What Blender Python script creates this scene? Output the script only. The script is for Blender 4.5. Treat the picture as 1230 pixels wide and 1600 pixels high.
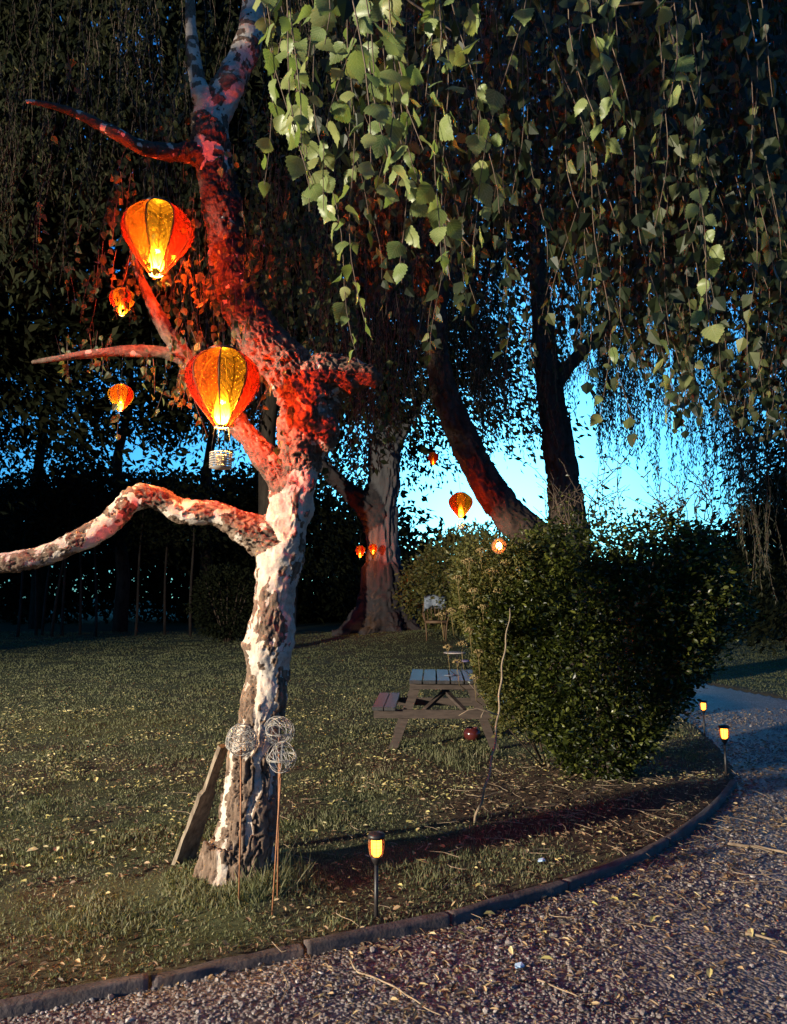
import bpy, bmesh, math, random
import numpy as np
from mathutils import Vector, Matrix
from mathutils.kdtree import KDTree

for _o in list(bpy.data.objects):
    bpy.data.objects.remove(_o)
SC = bpy.context.scene
COL = SC.collection
rng = np.random.default_rng(7)
random.seed(7)

# ------------------------------------------------------------------ camera
F, CX, CY, CAMZ = 1164.0, 615.0, 800.0, 1.6
PITCH = math.atan(130.0 / F)
cam = bpy.data.cameras.new('camera')
cam.sensor_fit = 'VERTICAL'
cam.sensor_height = 36.0
cam.sensor_width = 36.0
cam.lens = 36.0 * F / 1600.0
cam.clip_start = 0.05
cam.clip_end = 2000.0
camo = bpy.data.objects.new('camera', cam)
COL.objects.link(camo)
camo.location = (0, 0, CAMZ)
camo.rotation_euler = (math.pi / 2 + PITCH, 0, 0)
SC.camera = camo

# ------------------------------------------------------------------ sky, dusk
SUN_EL, SUN_AZ = math.radians(10.0), math.radians(8.0)
w = bpy.data.worlds.new('World')
SC.world = w
w.use_nodes = True
nt = w.node_tree
nt.nodes.clear()
sky = nt.nodes.new('ShaderNodeTexSky')
sky.sky_type = 'NISHITA'
sky.sun_disc = False
sky.sun_elevation = SUN_EL
sky.sun_rotation = SUN_AZ
sky.air_density = 1.0
sky.dust_density = 1.0
sky.ozone_density = 6.0
wb = nt.nodes.new('ShaderNodeVectorMath')      # the camera's tungsten white balance
wb.operation = 'MULTIPLY'
wb.inputs[1].default_value = (0.30, 1.06, 1.40)
bg = nt.nodes.new('ShaderNodeBackground')
bg.inputs['Strength'].default_value = 0.15
wo = nt.nodes.new('ShaderNodeOutputWorld')
nt.links.new(sky.outputs[0], wb.inputs[0])
nt.links.new(wb.outputs[0], bg.inputs['Color'])
nt.links.new(bg.outputs[0], wo.inputs['Surface'])

# the garden floodlight that throws the trunk's shadow to the right (its fitting is built below)
LAMP = Vector((-15.0, -3.7, 3.4))
fl = bpy.data.lights.new('floodlight_beam', 'SPOT')
fl.energy = 38000.0
fl.color = (1.0, 0.89, 0.70)
fl.spot_size = math.radians(120)
fl.spot_blend = 0.6
fl.shadow_soft_size = 0.22
flo = bpy.data.objects.new('floodlight_beam', fl)
flo.location = LAMP
flo.rotation_euler = (Vector((1.5, 5.5, 2.1)) - LAMP).to_track_quat('-Z', 'Y').to_euler()
COL.objects.link(flo)

SC.view_settings.view_transform = 'Standard'
SC.view_settings.look = 'None'
SC.view_settings.exposure = 0.0
SC.view_settings.gamma = 1.0
SC.view_settings.use_curve_mapping = False
cy = SC.cycles
cy.max_bounces = 6
cy.diffuse_bounces = 3
cy.glossy_bounces = 2
cy.transmission_bounces = 4
cy.transparent_max_bounces = 12
cy.sample_clamp_indirect = 3.0
cy.sample_clamp_direct = 0.0
cy.use_denoising = True
cy.caustics_reflective = False
cy.caustics_refractive = False


# ------------------------------------------------------------------ helpers
def ray(px, py):
    xc, zc = (px - CX) / F, (CY - py) / F
    c, s = math.cos(PITCH), math.sin(PITCH)
    Y = c - zc * s
    Z = s + zc * c
    return xc / Y, Z / Y


def P(px, py, d):
    """the point seen at photo pixel (px, py), d metres ahead of the camera"""
    x, z = ray(px, py)
    return Vector((x * d, d, CAMZ + z * d))


def G(px, py, z0=0.0):
    x, z = ray(px, py)
    d = (z0 - CAMZ) / z
    return Vector((x * d, d, z0))


def tag(o, label=None, cat=None, group=None, kind=None):
    if label: o['label'] = label
    if cat: o['category'] = cat
    if group: o['group'] = group
    if kind: o['kind'] = kind
    return o


def empty(name, loc, label=None, cat=None, group=None):
    o = bpy.data.objects.new(name, None)
    o.empty_display_size = 0.1
    o.location = loc
    COL.objects.link(o)
    return tag(o, label, cat, group)


def link(o, parent=None):
    COL.objects.link(o)
    if parent is not None:
        o.parent = parent
        if parent.type == 'EMPTY' or True:
            m = parent_world(parent)
            o.matrix_parent_inverse = m.inverted()
    return o


def parent_world(p):
    m = p.matrix_basis.copy()
    if p.parent is not None:
        m = parent_world(p.parent) @ p.matrix_parent_inverse @ m
    return m


def mesh_np(name, V, Fc, mat=None, uv=None, attrs=None, smooth=False):
    me = bpy.data.meshes.new(name)
    V = np.ascontiguousarray(V, np.float32)
    Fc = np.ascontiguousarray(Fc, np.int32)
    n, k = Fc.shape
    me.vertices.add(len(V))
    me.vertices.foreach_set('co', V.ravel())
    me.loops.add(n * k)
    me.loops.foreach_set('vertex_index', Fc.ravel())
    me.polygons.add(n)
    me.polygons.foreach_set('loop_start', np.arange(0, n * k, k, dtype=np.int32))
    me.polygons.foreach_set('loop_total', np.full(n, k, np.int32))
    me.polygons.foreach_set('use_smooth', np.full(n, bool(smooth)))
    if uv is not None:
        l = me.uv_layers.new(name='UVMap')
        l.data.foreach_set('uv', np.ascontiguousarray(uv, np.float32)[Fc.ravel()].ravel())
    for a, vals in (attrs or {}).items():
        at = me.attributes.new(a, 'FLOAT', 'POINT')
        at.data.foreach_set('value', np.ascontiguousarray(vals, np.float32))
    me.update(calc_edges=True)
    if mat: me.materials.append(mat)
    return me


def obj_np(name, V, Fc, mat, parent=None, **kw):
    o = bpy.data.objects.new(name, mesh_np(name, V, Fc, mat, **kw))
    return link(o, parent)


class MB:
    """collects simple shapes into one mesh"""
    def __init__(self): self.V, self.F, self.n = [], [], 0

    def add(self, V, Fc):
        self.V += [tuple(v) for v in V]
        self.F += [tuple(i + self.n for i in f) for f in Fc]
        self.n += len(V)
        return self

    def box(self, c, size, R=None, taper=1.0):
        c = Vector(c)
        sx, sy, sz = (s / 2 for s in size)
        b = min(sx, sy, sz) * 0.12
        pts = []
        for z, t in ((-sz, 1), (-sz + b, 1), (sz - b, taper), (sz, taper)):
            ins = b if abs(z) == sz else 0
            for x, y in ((-1, -1), (1, -1), (1, 1), (-1, 1)):
                pts.append(Vector((x * (sx * t - ins), y * (sy * t - ins), z)))
        if R is not None: pts = [R @ p for p in pts]
        f = [(3, 2, 1, 0), (12, 13, 14, 15)]
        for r in range(3):
            for k in range(4):
                f.append((r * 4 + k, r * 4 + (k + 1) % 4, r * 4 + 4 + (k + 1) % 4, r * 4 + 4 + k))
        return self.add([p + c for p in pts], f)

    def bar(self, a, b, w, t, up=(0, 0, 1)):
        """a rectangular bar from a to b; w across, t along 'up'"""
        a, b = Vector(a), Vector(b)
        z = (b - a).normalized()
        y = Vector(up)
        y = (y - z * y.dot(z)).normalized()
        x = y.cross(z)
        R = Matrix((x, y, z)).transposed()
        return self.box((a + b) / 2, (w, t, (b - a).length), R)

    def tube(self, pts, rad, n=8, cap=True):
        pts = [Vector(p) for p in pts]
        if not hasattr(rad, '__len__'): rad = [rad] * len(pts)
        V, Fc = [], []
        nrm = None
        for i, p in enumerate(pts):
            t = (pts[min(i + 1, len(pts) - 1)] - pts[max(i - 1, 0)]).normalized()
            if nrm is None:
                nrm = t.orthogonal().normalized()
            nrm = (nrm - t * nrm.dot(t)).normalized()
            bn = t.cross(nrm)
            for k in range(n):
                a = 2 * math.pi * k / n
                V.append(p + (nrm * math.cos(a) + bn * math.sin(a)) * rad[i])
        for i in range(len(pts) - 1):
            for k in range(n):
                Fc.append((i * n + k, i * n + (k + 1) % n, (i + 1) * n + (k + 1) % n, (i + 1) * n + k))
        if cap:
            Fc.append(tuple(range(n - 1, -1, -1)))
            Fc.append(tuple(range((len(pts) - 1) * n, len(pts) * n)))
        return self.add(V, Fc)

    def lathe(self, prof, c=(0, 0, 0), n=24, cap=True):
        c = Vector(c)
        V = [c + Vector((r * math.cos(2 * math.pi * k / n), r * math.sin(2 * math.pi * k / n), z)) for r, z in prof for k in range(n)]
        Fc = [(i * n + k, i * n + (k + 1) % n, (i + 1) * n + (k + 1) % n, (i + 1) * n + k) for i in range(len(prof) - 1) for k in range(n)]
        if cap:
            Fc.append(tuple(range(n - 1, -1, -1)))
            Fc.append(tuple(range((len(prof) - 1) * n, len(prof) * n)))
        return self.add(V, Fc)

    def mesh(self, name, mat, smooth=True):
        me = bpy.data.meshes.new(name)
        me.from_pydata(self.V, [], self.F)
        me.polygons.foreach_set('use_smooth', [smooth] * len(me.polygons))
        me.materials.append(mat)
        return me

    def build(self, name, mat, parent=None, smooth=True):
        return link(bpy.data.objects.new(name, self.mesh(name, mat, smooth)), parent)


# numpy value noise
def _h(x, y, z, seed):
    n = (x * 374761393 + y * 668265263 + z * 1274126177 + seed * 974711) & 0xffffffff
    n = ((n ^ (n >> 13)) * 1274126177) & 0xffffffff
    n = ((n ^ (n >> 16)) * 2246822519) & 0xffffffff
    return ((n ^ (n >> 15)) & 0xffffff) / float(0xffffff)


_G = np.array([(1, 1, 0), (-1, 1, 0), (1, -1, 0), (-1, -1, 0), (1, 0, 1), (-1, 0, 1), (1, 0, -1), (-1, 0, -1), (0, 1, 1), (0, -1, 1), (0, 1, -1), (0, -1, -1), (1, 1, 0), (-1, 1, 0), (0, -1, 1), (0, -1, -1)], float)


def vnoise(p, seed=0):
    """gradient noise, 0..1"""
    p = np.asarray(p, np.float64)
    i = np.floor(p).astype(np.int64)
    f = p - i
    u = f * f * f * (f * (f * 6 - 15) + 10)
    x, y, z = i[:, 0], i[:, 1], i[:, 2]
    out = 0
    for dx in (0, 1):
        wx = u[:, 0] if dx else 1 - u[:, 0]
        for dy in (0, 1):
            wy = u[:, 1] if dy else 1 - u[:, 1]
            for dz in (0, 1):
                wz = u[:, 2] if dz else 1 - u[:, 2]
                g = _G[(_h(x + dx, y + dy, z + dz, seed) * 15.999).astype(np.int64)]
                dot = g[:, 0] * (f[:, 0] - dx) + g[:, 1] * (f[:, 1] - dy) + g[:, 2] * (f[:, 2] - dz)
                out = out + wx * wy * wz * dot
    return np.clip(0.5 + 0.72 * out, 0, 1)


_R1 = np.array(Matrix.Rotation(0.9, 3, Vector((0.4, 0.7, 0.6)).normalized()))


def fbm(p, oct=4, seed=0, gain=0.5):
    a, s, t = 1.0, 0.0, 0.0
    p = np.asarray(p, np.float64) @ _R1
    for k in range(oct):
        s = s + a * vnoise(p, seed + k * 17)
        t += a
        a *= gain
        p = (p @ _R1) * 2.03 + 11.7
    return s / t


def sstep(a, b, x):
    t = np.clip((x - a) / (b - a), 0, 1)
    return t * t * (3 - 2 * t)


# ------------------------------------------------------------------ materials
def new_mat(name):
    m = bpy.data.materials.new(name)
    m.use_nodes = True
    t = m.node_tree
    t.nodes.clear()
    out = t.nodes.new('ShaderNodeOutputMaterial')
    return m, t, out


def nd(t, kind, **kw):
    n = t.nodes.new(kind)
    for k, v in kw.items():
        if k in n.inputs: n.inputs[k].default_value = v
        else: setattr(n, k, v)
    return n


def ramp(t, fac, stops):
    r = t.nodes.new('ShaderNodeValToRGB')
    e = r.color_ramp.elements
    while len(e) < len(stops): e.new(0.5)
    for k, (p, c) in enumerate(stops):
        e[k].position = p
        e[k].color = (c[0], c[1], c[2], 1)
    t.links.new(fac, r.inputs[0])
    return r.outputs[0]


def math_n(t, op, a, b=None):
    n = t.nodes.new('ShaderNodeMath')
    n.operation = op
    for k, v in enumerate((a, b)):
        if v is None: continue
        if isinstance(v, (int, float)): n.inputs[k].default_value = v
        else: t.links.new(v, n.inputs[k])
    return n.outputs[0]


def mix_c(t, fac, a, b, mode='MIX'):
    n = t.nodes.new('ShaderNodeMix')
    n.data_type = 'RGBA'
    n.blend_type = mode
    for sock, v in ((n.inputs[0], fac), (n.inputs[6], a), (n.inputs[7], b)):
        if isinstance(v, (int, float)): sock.default_value = v
        elif isinstance(v, tuple): sock.default_value = (v[0], v[1], v[2], 1)
        else: t.links.new(v, sock)
    return n.outputs[2]


def noise_n(t, scale, detail=6, rough=0.6, coord='Object', stretch=None):
    tc = t.nodes.new('ShaderNodeTexCoord')
    src = tc.outputs[coord]
    if stretch:
        mp = t.nodes.new('ShaderNodeMapping')
        mp.inputs['Scale'].default_value = stretch
        t.links.new(src, mp.inputs[0])
        src = mp.outputs[0]
    n = nd(t, 'ShaderNodeTexNoise', Scale=scale, Detail=detail, Roughness=rough)
    t.links.new(src, n.inputs['Vector'])
    return n.outputs[0]


def attr_n(t, name):
    a = t.nodes.new('ShaderNodeAttribute')
    a.attribute_name = name
    return a.outputs['Fac']


def bump_n(t, h, strength=0.5, dist=0.01):
    b = nd(t, 'ShaderNodeBump', Strength=strength, Distance=dist)
    t.links.new(h, b.inputs['Height'])
    return b.outputs[0]


def surf(name, c1, c2, scale=8, rough=0.8, spec=0.25, bump=0.4, bdist=0.006, stretch=None, metal=0.0, coord='Object', detail=6):
    m, t, out = new_mat(name)
    n = noise_n(t, scale, detail, 0.65, coord, stretch)
    col = ramp(t, n, [(0.3, c1), (0.72, c2)])
    b = nd(t, 'ShaderNodeBsdfPrincipled', Roughness=rough, Metallic=metal)
    b.inputs['Specular IOR Level'].default_value = spec
    t.links.new(col, b.inputs['Base Color'])
    n2 = noise_n(t, scale * 5, 5, 0.6, coord, stretch)
    if bump: t.links.new(bump_n(t, n2, bump, bdist), b.inputs['Normal'])
    t.links.new(b.outputs[0], out.inputs[0])
    return m


def leaf_mat(name, stops, trans=0.4, rough=0.45, spec=0.35, veins=False, obj_rnd=True, trans_gain=1.25):
    m, t, out = new_mat(name)
    r = attr_n(t, 'rnd')
    if obj_rnd:
        oi = t.nodes.new('ShaderNodeObjectInfo')
        r = math_n(t, 'FRACT', math_n(t, 'ADD', r, oi.outputs['Random']))
    col = ramp(t, r, stops)
    nrm = None
    if veins:
        uvn = t.nodes.new('ShaderNodeUVMap')
        sp = t.nodes.new('ShaderNodeSeparateXYZ')
        t.links.new(uvn.outputs[0], sp.inputs[0])
        au = math_n(t, 'ABSOLUTE', sp.outputs[0])
        ph = math_n(t, 'MULTIPLY', math_n(t, 'SUBTRACT', sp.outputs[1], math_n(t, 'MULTIPLY', au, 0.55)), 7.5)
        tri = math_n(t, 'ABSOLUTE', math_n(t, 'SUBTRACT', math_n(t, 'FRACT', ph), 0.5))
        side = math_n(t, 'LESS_THAN', tri, 0.07)
        midr = math_n(t, 'LESS_THAN', au, 0.018)
        v = math_n(t, 'MAXIMUM', side, midr)
        n = noise_n(t, 40, 4, 0.6, 'Generated')
        col = mix_c(t, 0.35, col, ramp(t, n, [(0.35, (0.04, 0.06, 0.018)), (0.65, (0.26, 0.32, 0.12))]))
        col = mix_c(t, math_n(t, 'MULTIPLY', v, 0.35), col, (0.32, 0.33, 0.16))
        nrm = bump_n(t, math_n(t, 'SUBTRACT', 1.0, v), 0.35, 0.002)
    b = nd(t, 'ShaderNodeBsdfPrincipled', Roughness=rough)
    b.inputs['Specular IOR Level'].default_value = spec
    t.links.new(col, b.inputs['Base Color'])
    tr = t.nodes.new('ShaderNodeBsdfTranslucent')
    t.links.new(mix_c(t, 1.0, col, (trans_gain, trans_gain * 1.05, trans_gain * 0.6), 'MULTIPLY'), tr.inputs[0])
    if nrm is not None:
        t.links.new(nrm, b.inputs['Normal'])
    mx = nd(t, 'ShaderNodeMixShader')
    mx.inputs[0].default_value = trans
    t.links.new(b.outputs[0], mx.inputs[1])
    t.links.new(tr.outputs[0], mx.inputs[2])
    t.links.new(mx.outputs[0], out.inputs[0])
    return m


def flame_mat(name, col, strength, fall):
    m, t, out = new_mat(name)
    e = t.nodes.new('ShaderNodeEmission')
    e.inputs[0].default_value = (*col, 1)
    h = attr_n(t, 'height')
    t.links.new(math_n(t, 'MULTIPLY', math_n(t, 'POWER', 10.0, math_n(t, 'MULTIPLY', h, -fall)), strength), e.inputs[1])
    tp = t.nodes.new('ShaderNodeBsdfTransparent')      # a flame does not block light
    ad = t.nodes.new('ShaderNodeAddShader')
    t.links.new(e.outputs[0], ad.inputs[0])
    t.links.new(tp.outputs[0], ad.inputs[1])
    t.links.new(ad.outputs[0], out.inputs[0])
    return m


def emit_mat(name, col, strength):
    m, t, out = new_mat(name)
    e = nd(t, 'ShaderNodeEmission', Strength=strength)
    e.inputs[0].default_value = (*col, 1)
    t.links.new(e.outputs[0], out.inputs[0])
    return m


def panel_mat(name, col, dark, tint):
    """sheer lantern fabric: printed leaf veins, some light straight through, some scattered"""
    m, t, out = new_mat(name)
    uvn = t.nodes.new('ShaderNodeUVMap')
    sp = t.nodes.new('ShaderNodeSeparateXYZ')
    t.links.new(uvn.outputs[0], sp.inputs[0])
    au = math_n(t, 'ABSOLUTE', sp.outputs[0])
    ph = math_n(t, 'MULTIPLY', math_n(t, 'SUBTRACT', sp.outputs[1], math_n(t, 'MULTIPLY', au, 0.16)), 13.0)
    n = noise_n(t, 9, 3, 0.5, 'UV')
    ph = math_n(t, 'ADD', ph, math_n(t, 'MULTIPLY', n, 0.6))
    tri = math_n(t, 'MULTIPLY', math_n(t, 'ABSOLUTE', math_n(t, 'SUBTRACT', math_n(t, 'FRACT', ph), 0.5)), 2.0)
    v = ramp(t, tri, [(0.12, (1, 1, 1)), (0.42, (0, 0, 0))])
    midr = math_n(t, 'LESS_THAN', au, 0.05)
    edge = math_n(t, 'GREATER_THAN', au, 0.93)
    vv = math_n(t, 'MAXIMUM', math_n(t, 'MAXIMUM', math_n(t, 'MULTIPLY', v, 0.9), midr), edge)
    c = mix_c(t, vv, col, dark)
    tl = t.nodes.new('ShaderNodeBsdfTranslucent')
    t.links.new(c, tl.inputs[0])
    tp = t.nodes.new('ShaderNodeBsdfTransparent')
    t.links.new(mix_c(t, math_n(t, 'MULTIPLY', vv, 0.6), tint, dark), tp.inputs[0])
    df = nd(t, 'ShaderNodeBsdfPrincipled', Roughness=0.8)
    df.inputs['Specular IOR Level'].default_value = 0.05
    t.links.new(mix_c(t, 1.0, c, (0.004, 0.004, 0.004), 'MULTIPLY'), df.inputs['Base Color'])
    m1 = t.nodes.new('ShaderNodeMixShader')
    m1.inputs[0].default_value = 0.45
    t.links.new(df.outputs[0], m1.inputs[1])
    t.links.new(tp.outputs[0], m1.inputs[2])
    m2 = t.nodes.new('ShaderNodeMixShader')
    m2.inputs[0].default_value = PANEL_TL
    t.links.new(m1.outputs[0], m2.inputs[1])
    t.links.new(tl.outputs[0], m2.inputs[2])
    rf = nd(t, 'ShaderNodeBsdfRefraction', Roughness=0.42, IOR=1.25)
    t.links.new(c, rf.inputs['Color'])
    m3 = t.nodes.new('ShaderNodeMixShader')
    m3.inputs[0].default_value = 0.02
    t.links.new(m2.outputs[0], m3.inputs[1])
    t.links.new(rf.outputs[0], m3.inputs[2])
    t.links.new(m3.outputs[0], out.inputs[0])
    return m


PANEL_TL = 0.0135
M = {}
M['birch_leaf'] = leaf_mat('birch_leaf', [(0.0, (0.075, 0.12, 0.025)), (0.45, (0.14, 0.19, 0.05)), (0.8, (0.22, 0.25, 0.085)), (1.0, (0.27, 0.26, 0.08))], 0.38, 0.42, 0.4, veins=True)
M['birch_leaf_shaded'] = leaf_mat('birch_leaf_shaded', [(0.0, (0.007, 0.013, 0.006)), (0.5, (0.016, 0.026, 0.010)), (0.85, (0.036, 0.048, 0.017)), (1.0, (0.13, 0.14, 0.045))], 0.35, 0.5, 0.3, obj_rnd=False)  # shaded copy of the birch leaf, canopy shade put into its colour
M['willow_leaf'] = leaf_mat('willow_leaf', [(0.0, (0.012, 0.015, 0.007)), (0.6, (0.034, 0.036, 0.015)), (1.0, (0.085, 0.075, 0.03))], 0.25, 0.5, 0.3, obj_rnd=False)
M['left_leaf_shaded'] = leaf_mat('weeping_leaf_shaded', [(0.0, (0.006, 0.008, 0.004)), (0.6, (0.014, 0.016, 0.006)), (0.92, (0.028, 0.028, 0.010)), (1.0, (0.08, 0.075, 0.026))], 0.2, 0.6, 0.1, obj_rnd=False)  # darker than the willow leaf, shade from the floodlight painted in
M['conifer_shade_leaf'] = leaf_mat('conifer_shade_leaf', [(0.0, (0.006, 0.009, 0.004)), (0.6, (0.013, 0.016, 0.007)), (1.0, (0.018, 0.019, 0.008))], 0.1, 0.7, 0.06, obj_rnd=False)  # conifer green, lowered further to stand in for shade in the crowns
M['bush_leaf'] = leaf_mat('bush_leaf', [(0.0, (0.008, 0.012, 0.003)), (0.55, (0.024, 0.033, 0.005)), (0.85, (0.066, 0.078, 0.011)), (1.0, (0.16, 0.165, 0.033))], 0.3, 0.38, 0.45)
M['shrub_leaf'] = leaf_mat('shrub_leaf', [(0.0, (0.05, 0.055, 0.015)), (0.6, (0.10, 0.10, 0.025)), (1.0, (0.17, 0.14, 0.04))], 0.3, 0.5, 0.3, obj_rnd=False)
M['flower'] = surf('dried_flower', (0.16, 0.11, 0.045), (0.28, 0.21, 0.10), 60, 0.9, 0.1)
M['grass'] = leaf_mat('grass_blade', [(0.0, (0.090, 0.100, 0.045)), (0.4, (0.138, 0.146, 0.070)), (0.75, (0.185, 0.172, 0.092)), (1.0, (0.26, 0.23, 0.15))], 0.3, 0.55, 0.2, obj_rnd=False)
M['litter'] = leaf_mat('dry_leaf', [(0.0, (0.08, 0.05, 0.03)), (0.5, (0.20, 0.125, 0.07)), (0.85, (0.36, 0.25, 0.13)), (1.0, (0.50, 0.38, 0.20))], 0.12, 0.6, 0.3, obj_rnd=False)
M['yellow_leaf'] = leaf_mat('yellow_leaf', [(0.0, (0.34, 0.30, 0.10)), (0.6, (0.50, 0.43, 0.17)), (1.0, (0.55, 0.46, 0.26))], 0.15, 0.5, 0.3)
M['twig'] = surf('twig_bark', (0.05, 0.032, 0.022), (0.15, 0.105, 0.072), 30, 0.7, 0.3, 0.3, 0.001)
M['dry_twig'] = surf('dry_twig_bark', (0.16, 0.11, 0.07), (0.34, 0.26, 0.17), 30, 0.8, 0.2, 0.3, 0.001)
M['wood_table'] = surf('weathered_table_wood', (0.028, 0.020, 0.016), (0.075, 0.054, 0.043), 7, 0.75, 0.3, 0.5, 0.003, (1, 1, 6))
M['wood_table_top'] = surf('wet_table_planks', (0.018, 0.017, 0.017), (0.055, 0.05, 0.048), 6, 0.38, 0.5, 0.4, 0.003, (8, 1, 6))
M['plank'] = surf('leaning_board_wood', (0.06, 0.04, 0.028), (0.30, 0.24, 0.17), 9, 0.8, 0.2, 0.6, 0.004, (3, 3, 0.6))
M['timber'] = surf('edging_timber', (0.035, 0.026, 0.024), (0.11, 0.085, 0.078), 9, 0.75, 0.3, 0.8, 0.006, detail=9)
M['rust'] = surf('rusted_rod', (0.20, 0.075, 0.03), (0.36, 0.16, 0.07), 50, 0.7, 0.4, 0.3, 0.001)
M['wire'] = surf('pale_wire', (0.20, 0.18, 0.155), (0.44, 0.41, 0.37), 60, 0.45, 0.5, 0.2, 0.001)
M['black'] = surf('black_plastic', (0.012, 0.010, 0.010), (0.025, 0.02, 0.02), 30, 0.45, 0.4, 0.1, 0.001)
M['cage'] = surf('torch_cage', (0.16, 0.07, 0.03), (0.26, 0.12, 0.05), 30, 0.5, 0.4, 0.1, 0.001)
M['cap'] = surf('lantern_cap', (0.014, 0.013, 0.012), (0.03, 0.028, 0.026), 40, 0.4, 0.5, 0.1, 0.001)
M['wicker'] = surf('grey_wicker', (0.14, 0.12, 0.10), (0.36, 0.32, 0.28), 70, 0.6, 0.4, 0.3, 0.001)
M['redpot'] = surf('dark_red_glaze', (0.045, 0.008, 0.008), (0.085, 0.018, 0.015), 12, 0.2, 0.6, 0.05, 0.001)
M['cane'] = surf('cane', (0.11, 0.06, 0.032), (0.20, 0.12, 0.06), 30, 0.6, 0.4, 0.2, 0.001)
M['cloth'] = surf('pale_cloth', (0.10, 0.13, 0.17), (0.34, 0.38, 0.44), 14, 0.85, 0.2, 0.3, 0.004)
M['scrap'] = surf('blue_scrap', (0.30, 0.45, 0.62), (0.5, 0.64, 0.78), 40, 0.5, 0.4, 0.1, 0.001)
M['pale_top'] = surf('pale_tabletop', (0.45, 0.38, 0.34), (0.62, 0.54, 0.48), 20, 0.5, 0.4, 0.1, 0.001)
M['lilac'] = surf('lilac_seat', (0.22, 0.18, 0.30), (0.32, 0.27, 0.42), 20, 0.6, 0.4, 0.1, 0.001)
M['pole'] = surf('slender_trunk_bark', (0.018, 0.014, 0.012), (0.06, 0.048, 0.038), 8, 0.9, 0.1, 0.5, 0.01, (1, 1, .3))
M['bulb'] = flame_mat('lantern_flame', (1.0, 0.46, 0.11), 1600.0, 4.3)
M['globe_bulb'] = emit_mat('globe_bulb', (1.0, 0.36, 0.07), 90.0)
M['bulb_far'] = flame_mat('far_lantern_flame', (1.0, 0.42, 0.10), 700.0, 3.2)
M['bulb_red'] = flame_mat('red_lantern_flame', (1.0, 0.36, 0.08), 200.0, 2.6)
M['bulb_willow'] = flame_mat('willow_lantern_flame', (1.0, 0.42, 0.10), 500.0, 3.0)
M['bulb_dim'] = flame_mat('dim_lantern_flame', (1.0, 0.36, 0.08), 40.0, 2.0)
M['torch_lens'] = emit_mat('torch_lens', (1.0, 0.29, 0.020), 14.0)
RED, DRED = (0.80, 0.030, 0.012), (0.30, 0.008, 0.004)
ORA, DORA = (0.85, 0.24, 0.02), (0.38, 0.055, 0.005)
OLI, DOLI = (0.46, 0.30, 0.03), (0.085, 0.05, 0.006)
M['panel_red'] = panel_mat('lantern_red_panel', RED, DRED, (0.85, 0.11, 0.018))
M['panel_orange'] = panel_mat('lantern_orange_panel', ORA, DORA, (0.85, 0.30, 0.03))
M['panel_olive'] = panel_mat('lantern_olive_panel', OLI, DOLI, (0.5, 0.32, 0.03))

# bark of the birch
m, t, out = new_mat('birch_bark')
wm = attr_n(t, 'white')
fi = attr_n(t, 'fissure')
nb = noise_n(t, 14, 8, 0.7)
nf = noise_n(t, 70, 6, 0.7)
brown = ramp(t, nb, [(0.30, (0.075, 0.045, 0.030)), (0.55, (0.17, 0.115, 0.080)), (0.75, (0.30, 0.22, 0.16))])
brown = mix_c(t, math_n(t, 'MULTIPLY', fi, 0.6), brown, (0.045, 0.028, 0.020))
brown = mix_c(t, attr_n(t, 'dark'), brown, ramp(t, nb, [(0.35, (0.022, 0.016, 0.013)), (0.7, (0.075, 0.055, 0.045))]))  # bark darkened on the upper limbs, painting in the missing floodlight
white = ramp(t, noise_n(t, 6, 8, 0.75), [(0.30, (0.20, 0.15, 0.115)), (0.42, (0.40, 0.32, 0.26)), (0.55, (0.50, 0.43, 0.36)), (0.8, (0.58, 0.52, 0.44))])
lent = ramp(t, noise_n(t, 26, 4, 0.6, 'Object', (0.5, 0.5, 4.0)), [(0.63, (0, 0, 0)), (0.70, (1, 1, 1))])
white = mix_c(t, math_n(t, 'MULTIPLY', lent, 0.55), white, (0.16, 0.11, 0.08))
wmm = math_n(t, 'ADD', wm, math_n(t, 'MULTIPLY', math_n(t, 'SUBTRACT', nf, 0.5), 0.5))
wf = ramp(t, wmm, [(0.42, (0, 0, 0)), (0.58, (1, 1, 1))])
col = mix_c(t, wf, brown, white)
b = nd(t, 'ShaderNodeBsdfPrincipled', Roughness=0.8)
b.inputs['Specular IOR Level'].default_value = 0.2
t.links.new(col, b.inputs['Base Color'])
t.links.new(bump_n(t, math_n(t, 'ADD', nf, math_n(t, 'MULTIPLY', nb, 2.0)), 0.7, 0.006), b.inputs['Normal'])
t.links.new(b.outputs[0], out.inputs[0])
M['birch_bark'] = m

# old bark: dark furrowed bark and a pale stripped upper trunk ('white')
def old_bark(name, c1, c2, c3, sc):
    m, t, out = new_mat(name)
    nb = noise_n(t, sc, 8, 0.7, 'Object', (1, 1, 0.2))
    brown = ramp(t, nb, [(0.3, c1), (0.7, c2)])
    brown = mix_c(t, attr_n(t, 'white'), brown, ramp(t, nb, [(0.3, (c3[0] * .6, c3[1] * .6, c3[2] * .6)), (0.65, c3)]))
    b = nd(t, 'ShaderNodeBsdfPrincipled', Roughness=0.85)
    b.inputs['Specular IOR Level'].default_value = 0.15
    t.links.new(brown, b.inputs['Base Color'])
    t.links.new(bump_n(t, nb, 0.6, 0.03), b.inputs['Normal'])
    t.links.new(b.outputs[0], out.inputs[0])
    return m


M['old_bark'] = old_bark('old_tree_bark', (0.020, 0.017, 0.019), (0.058, 0.052, 0.056), (0.125, 0.122, 0.13), 3.0)
M['willow_bark'] = old_bark('willow_bark', (0.025, 0.018, 0.014), (0.09, 0.065, 0.05), (0.1, 0.08, 0.06), 6.0)

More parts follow.
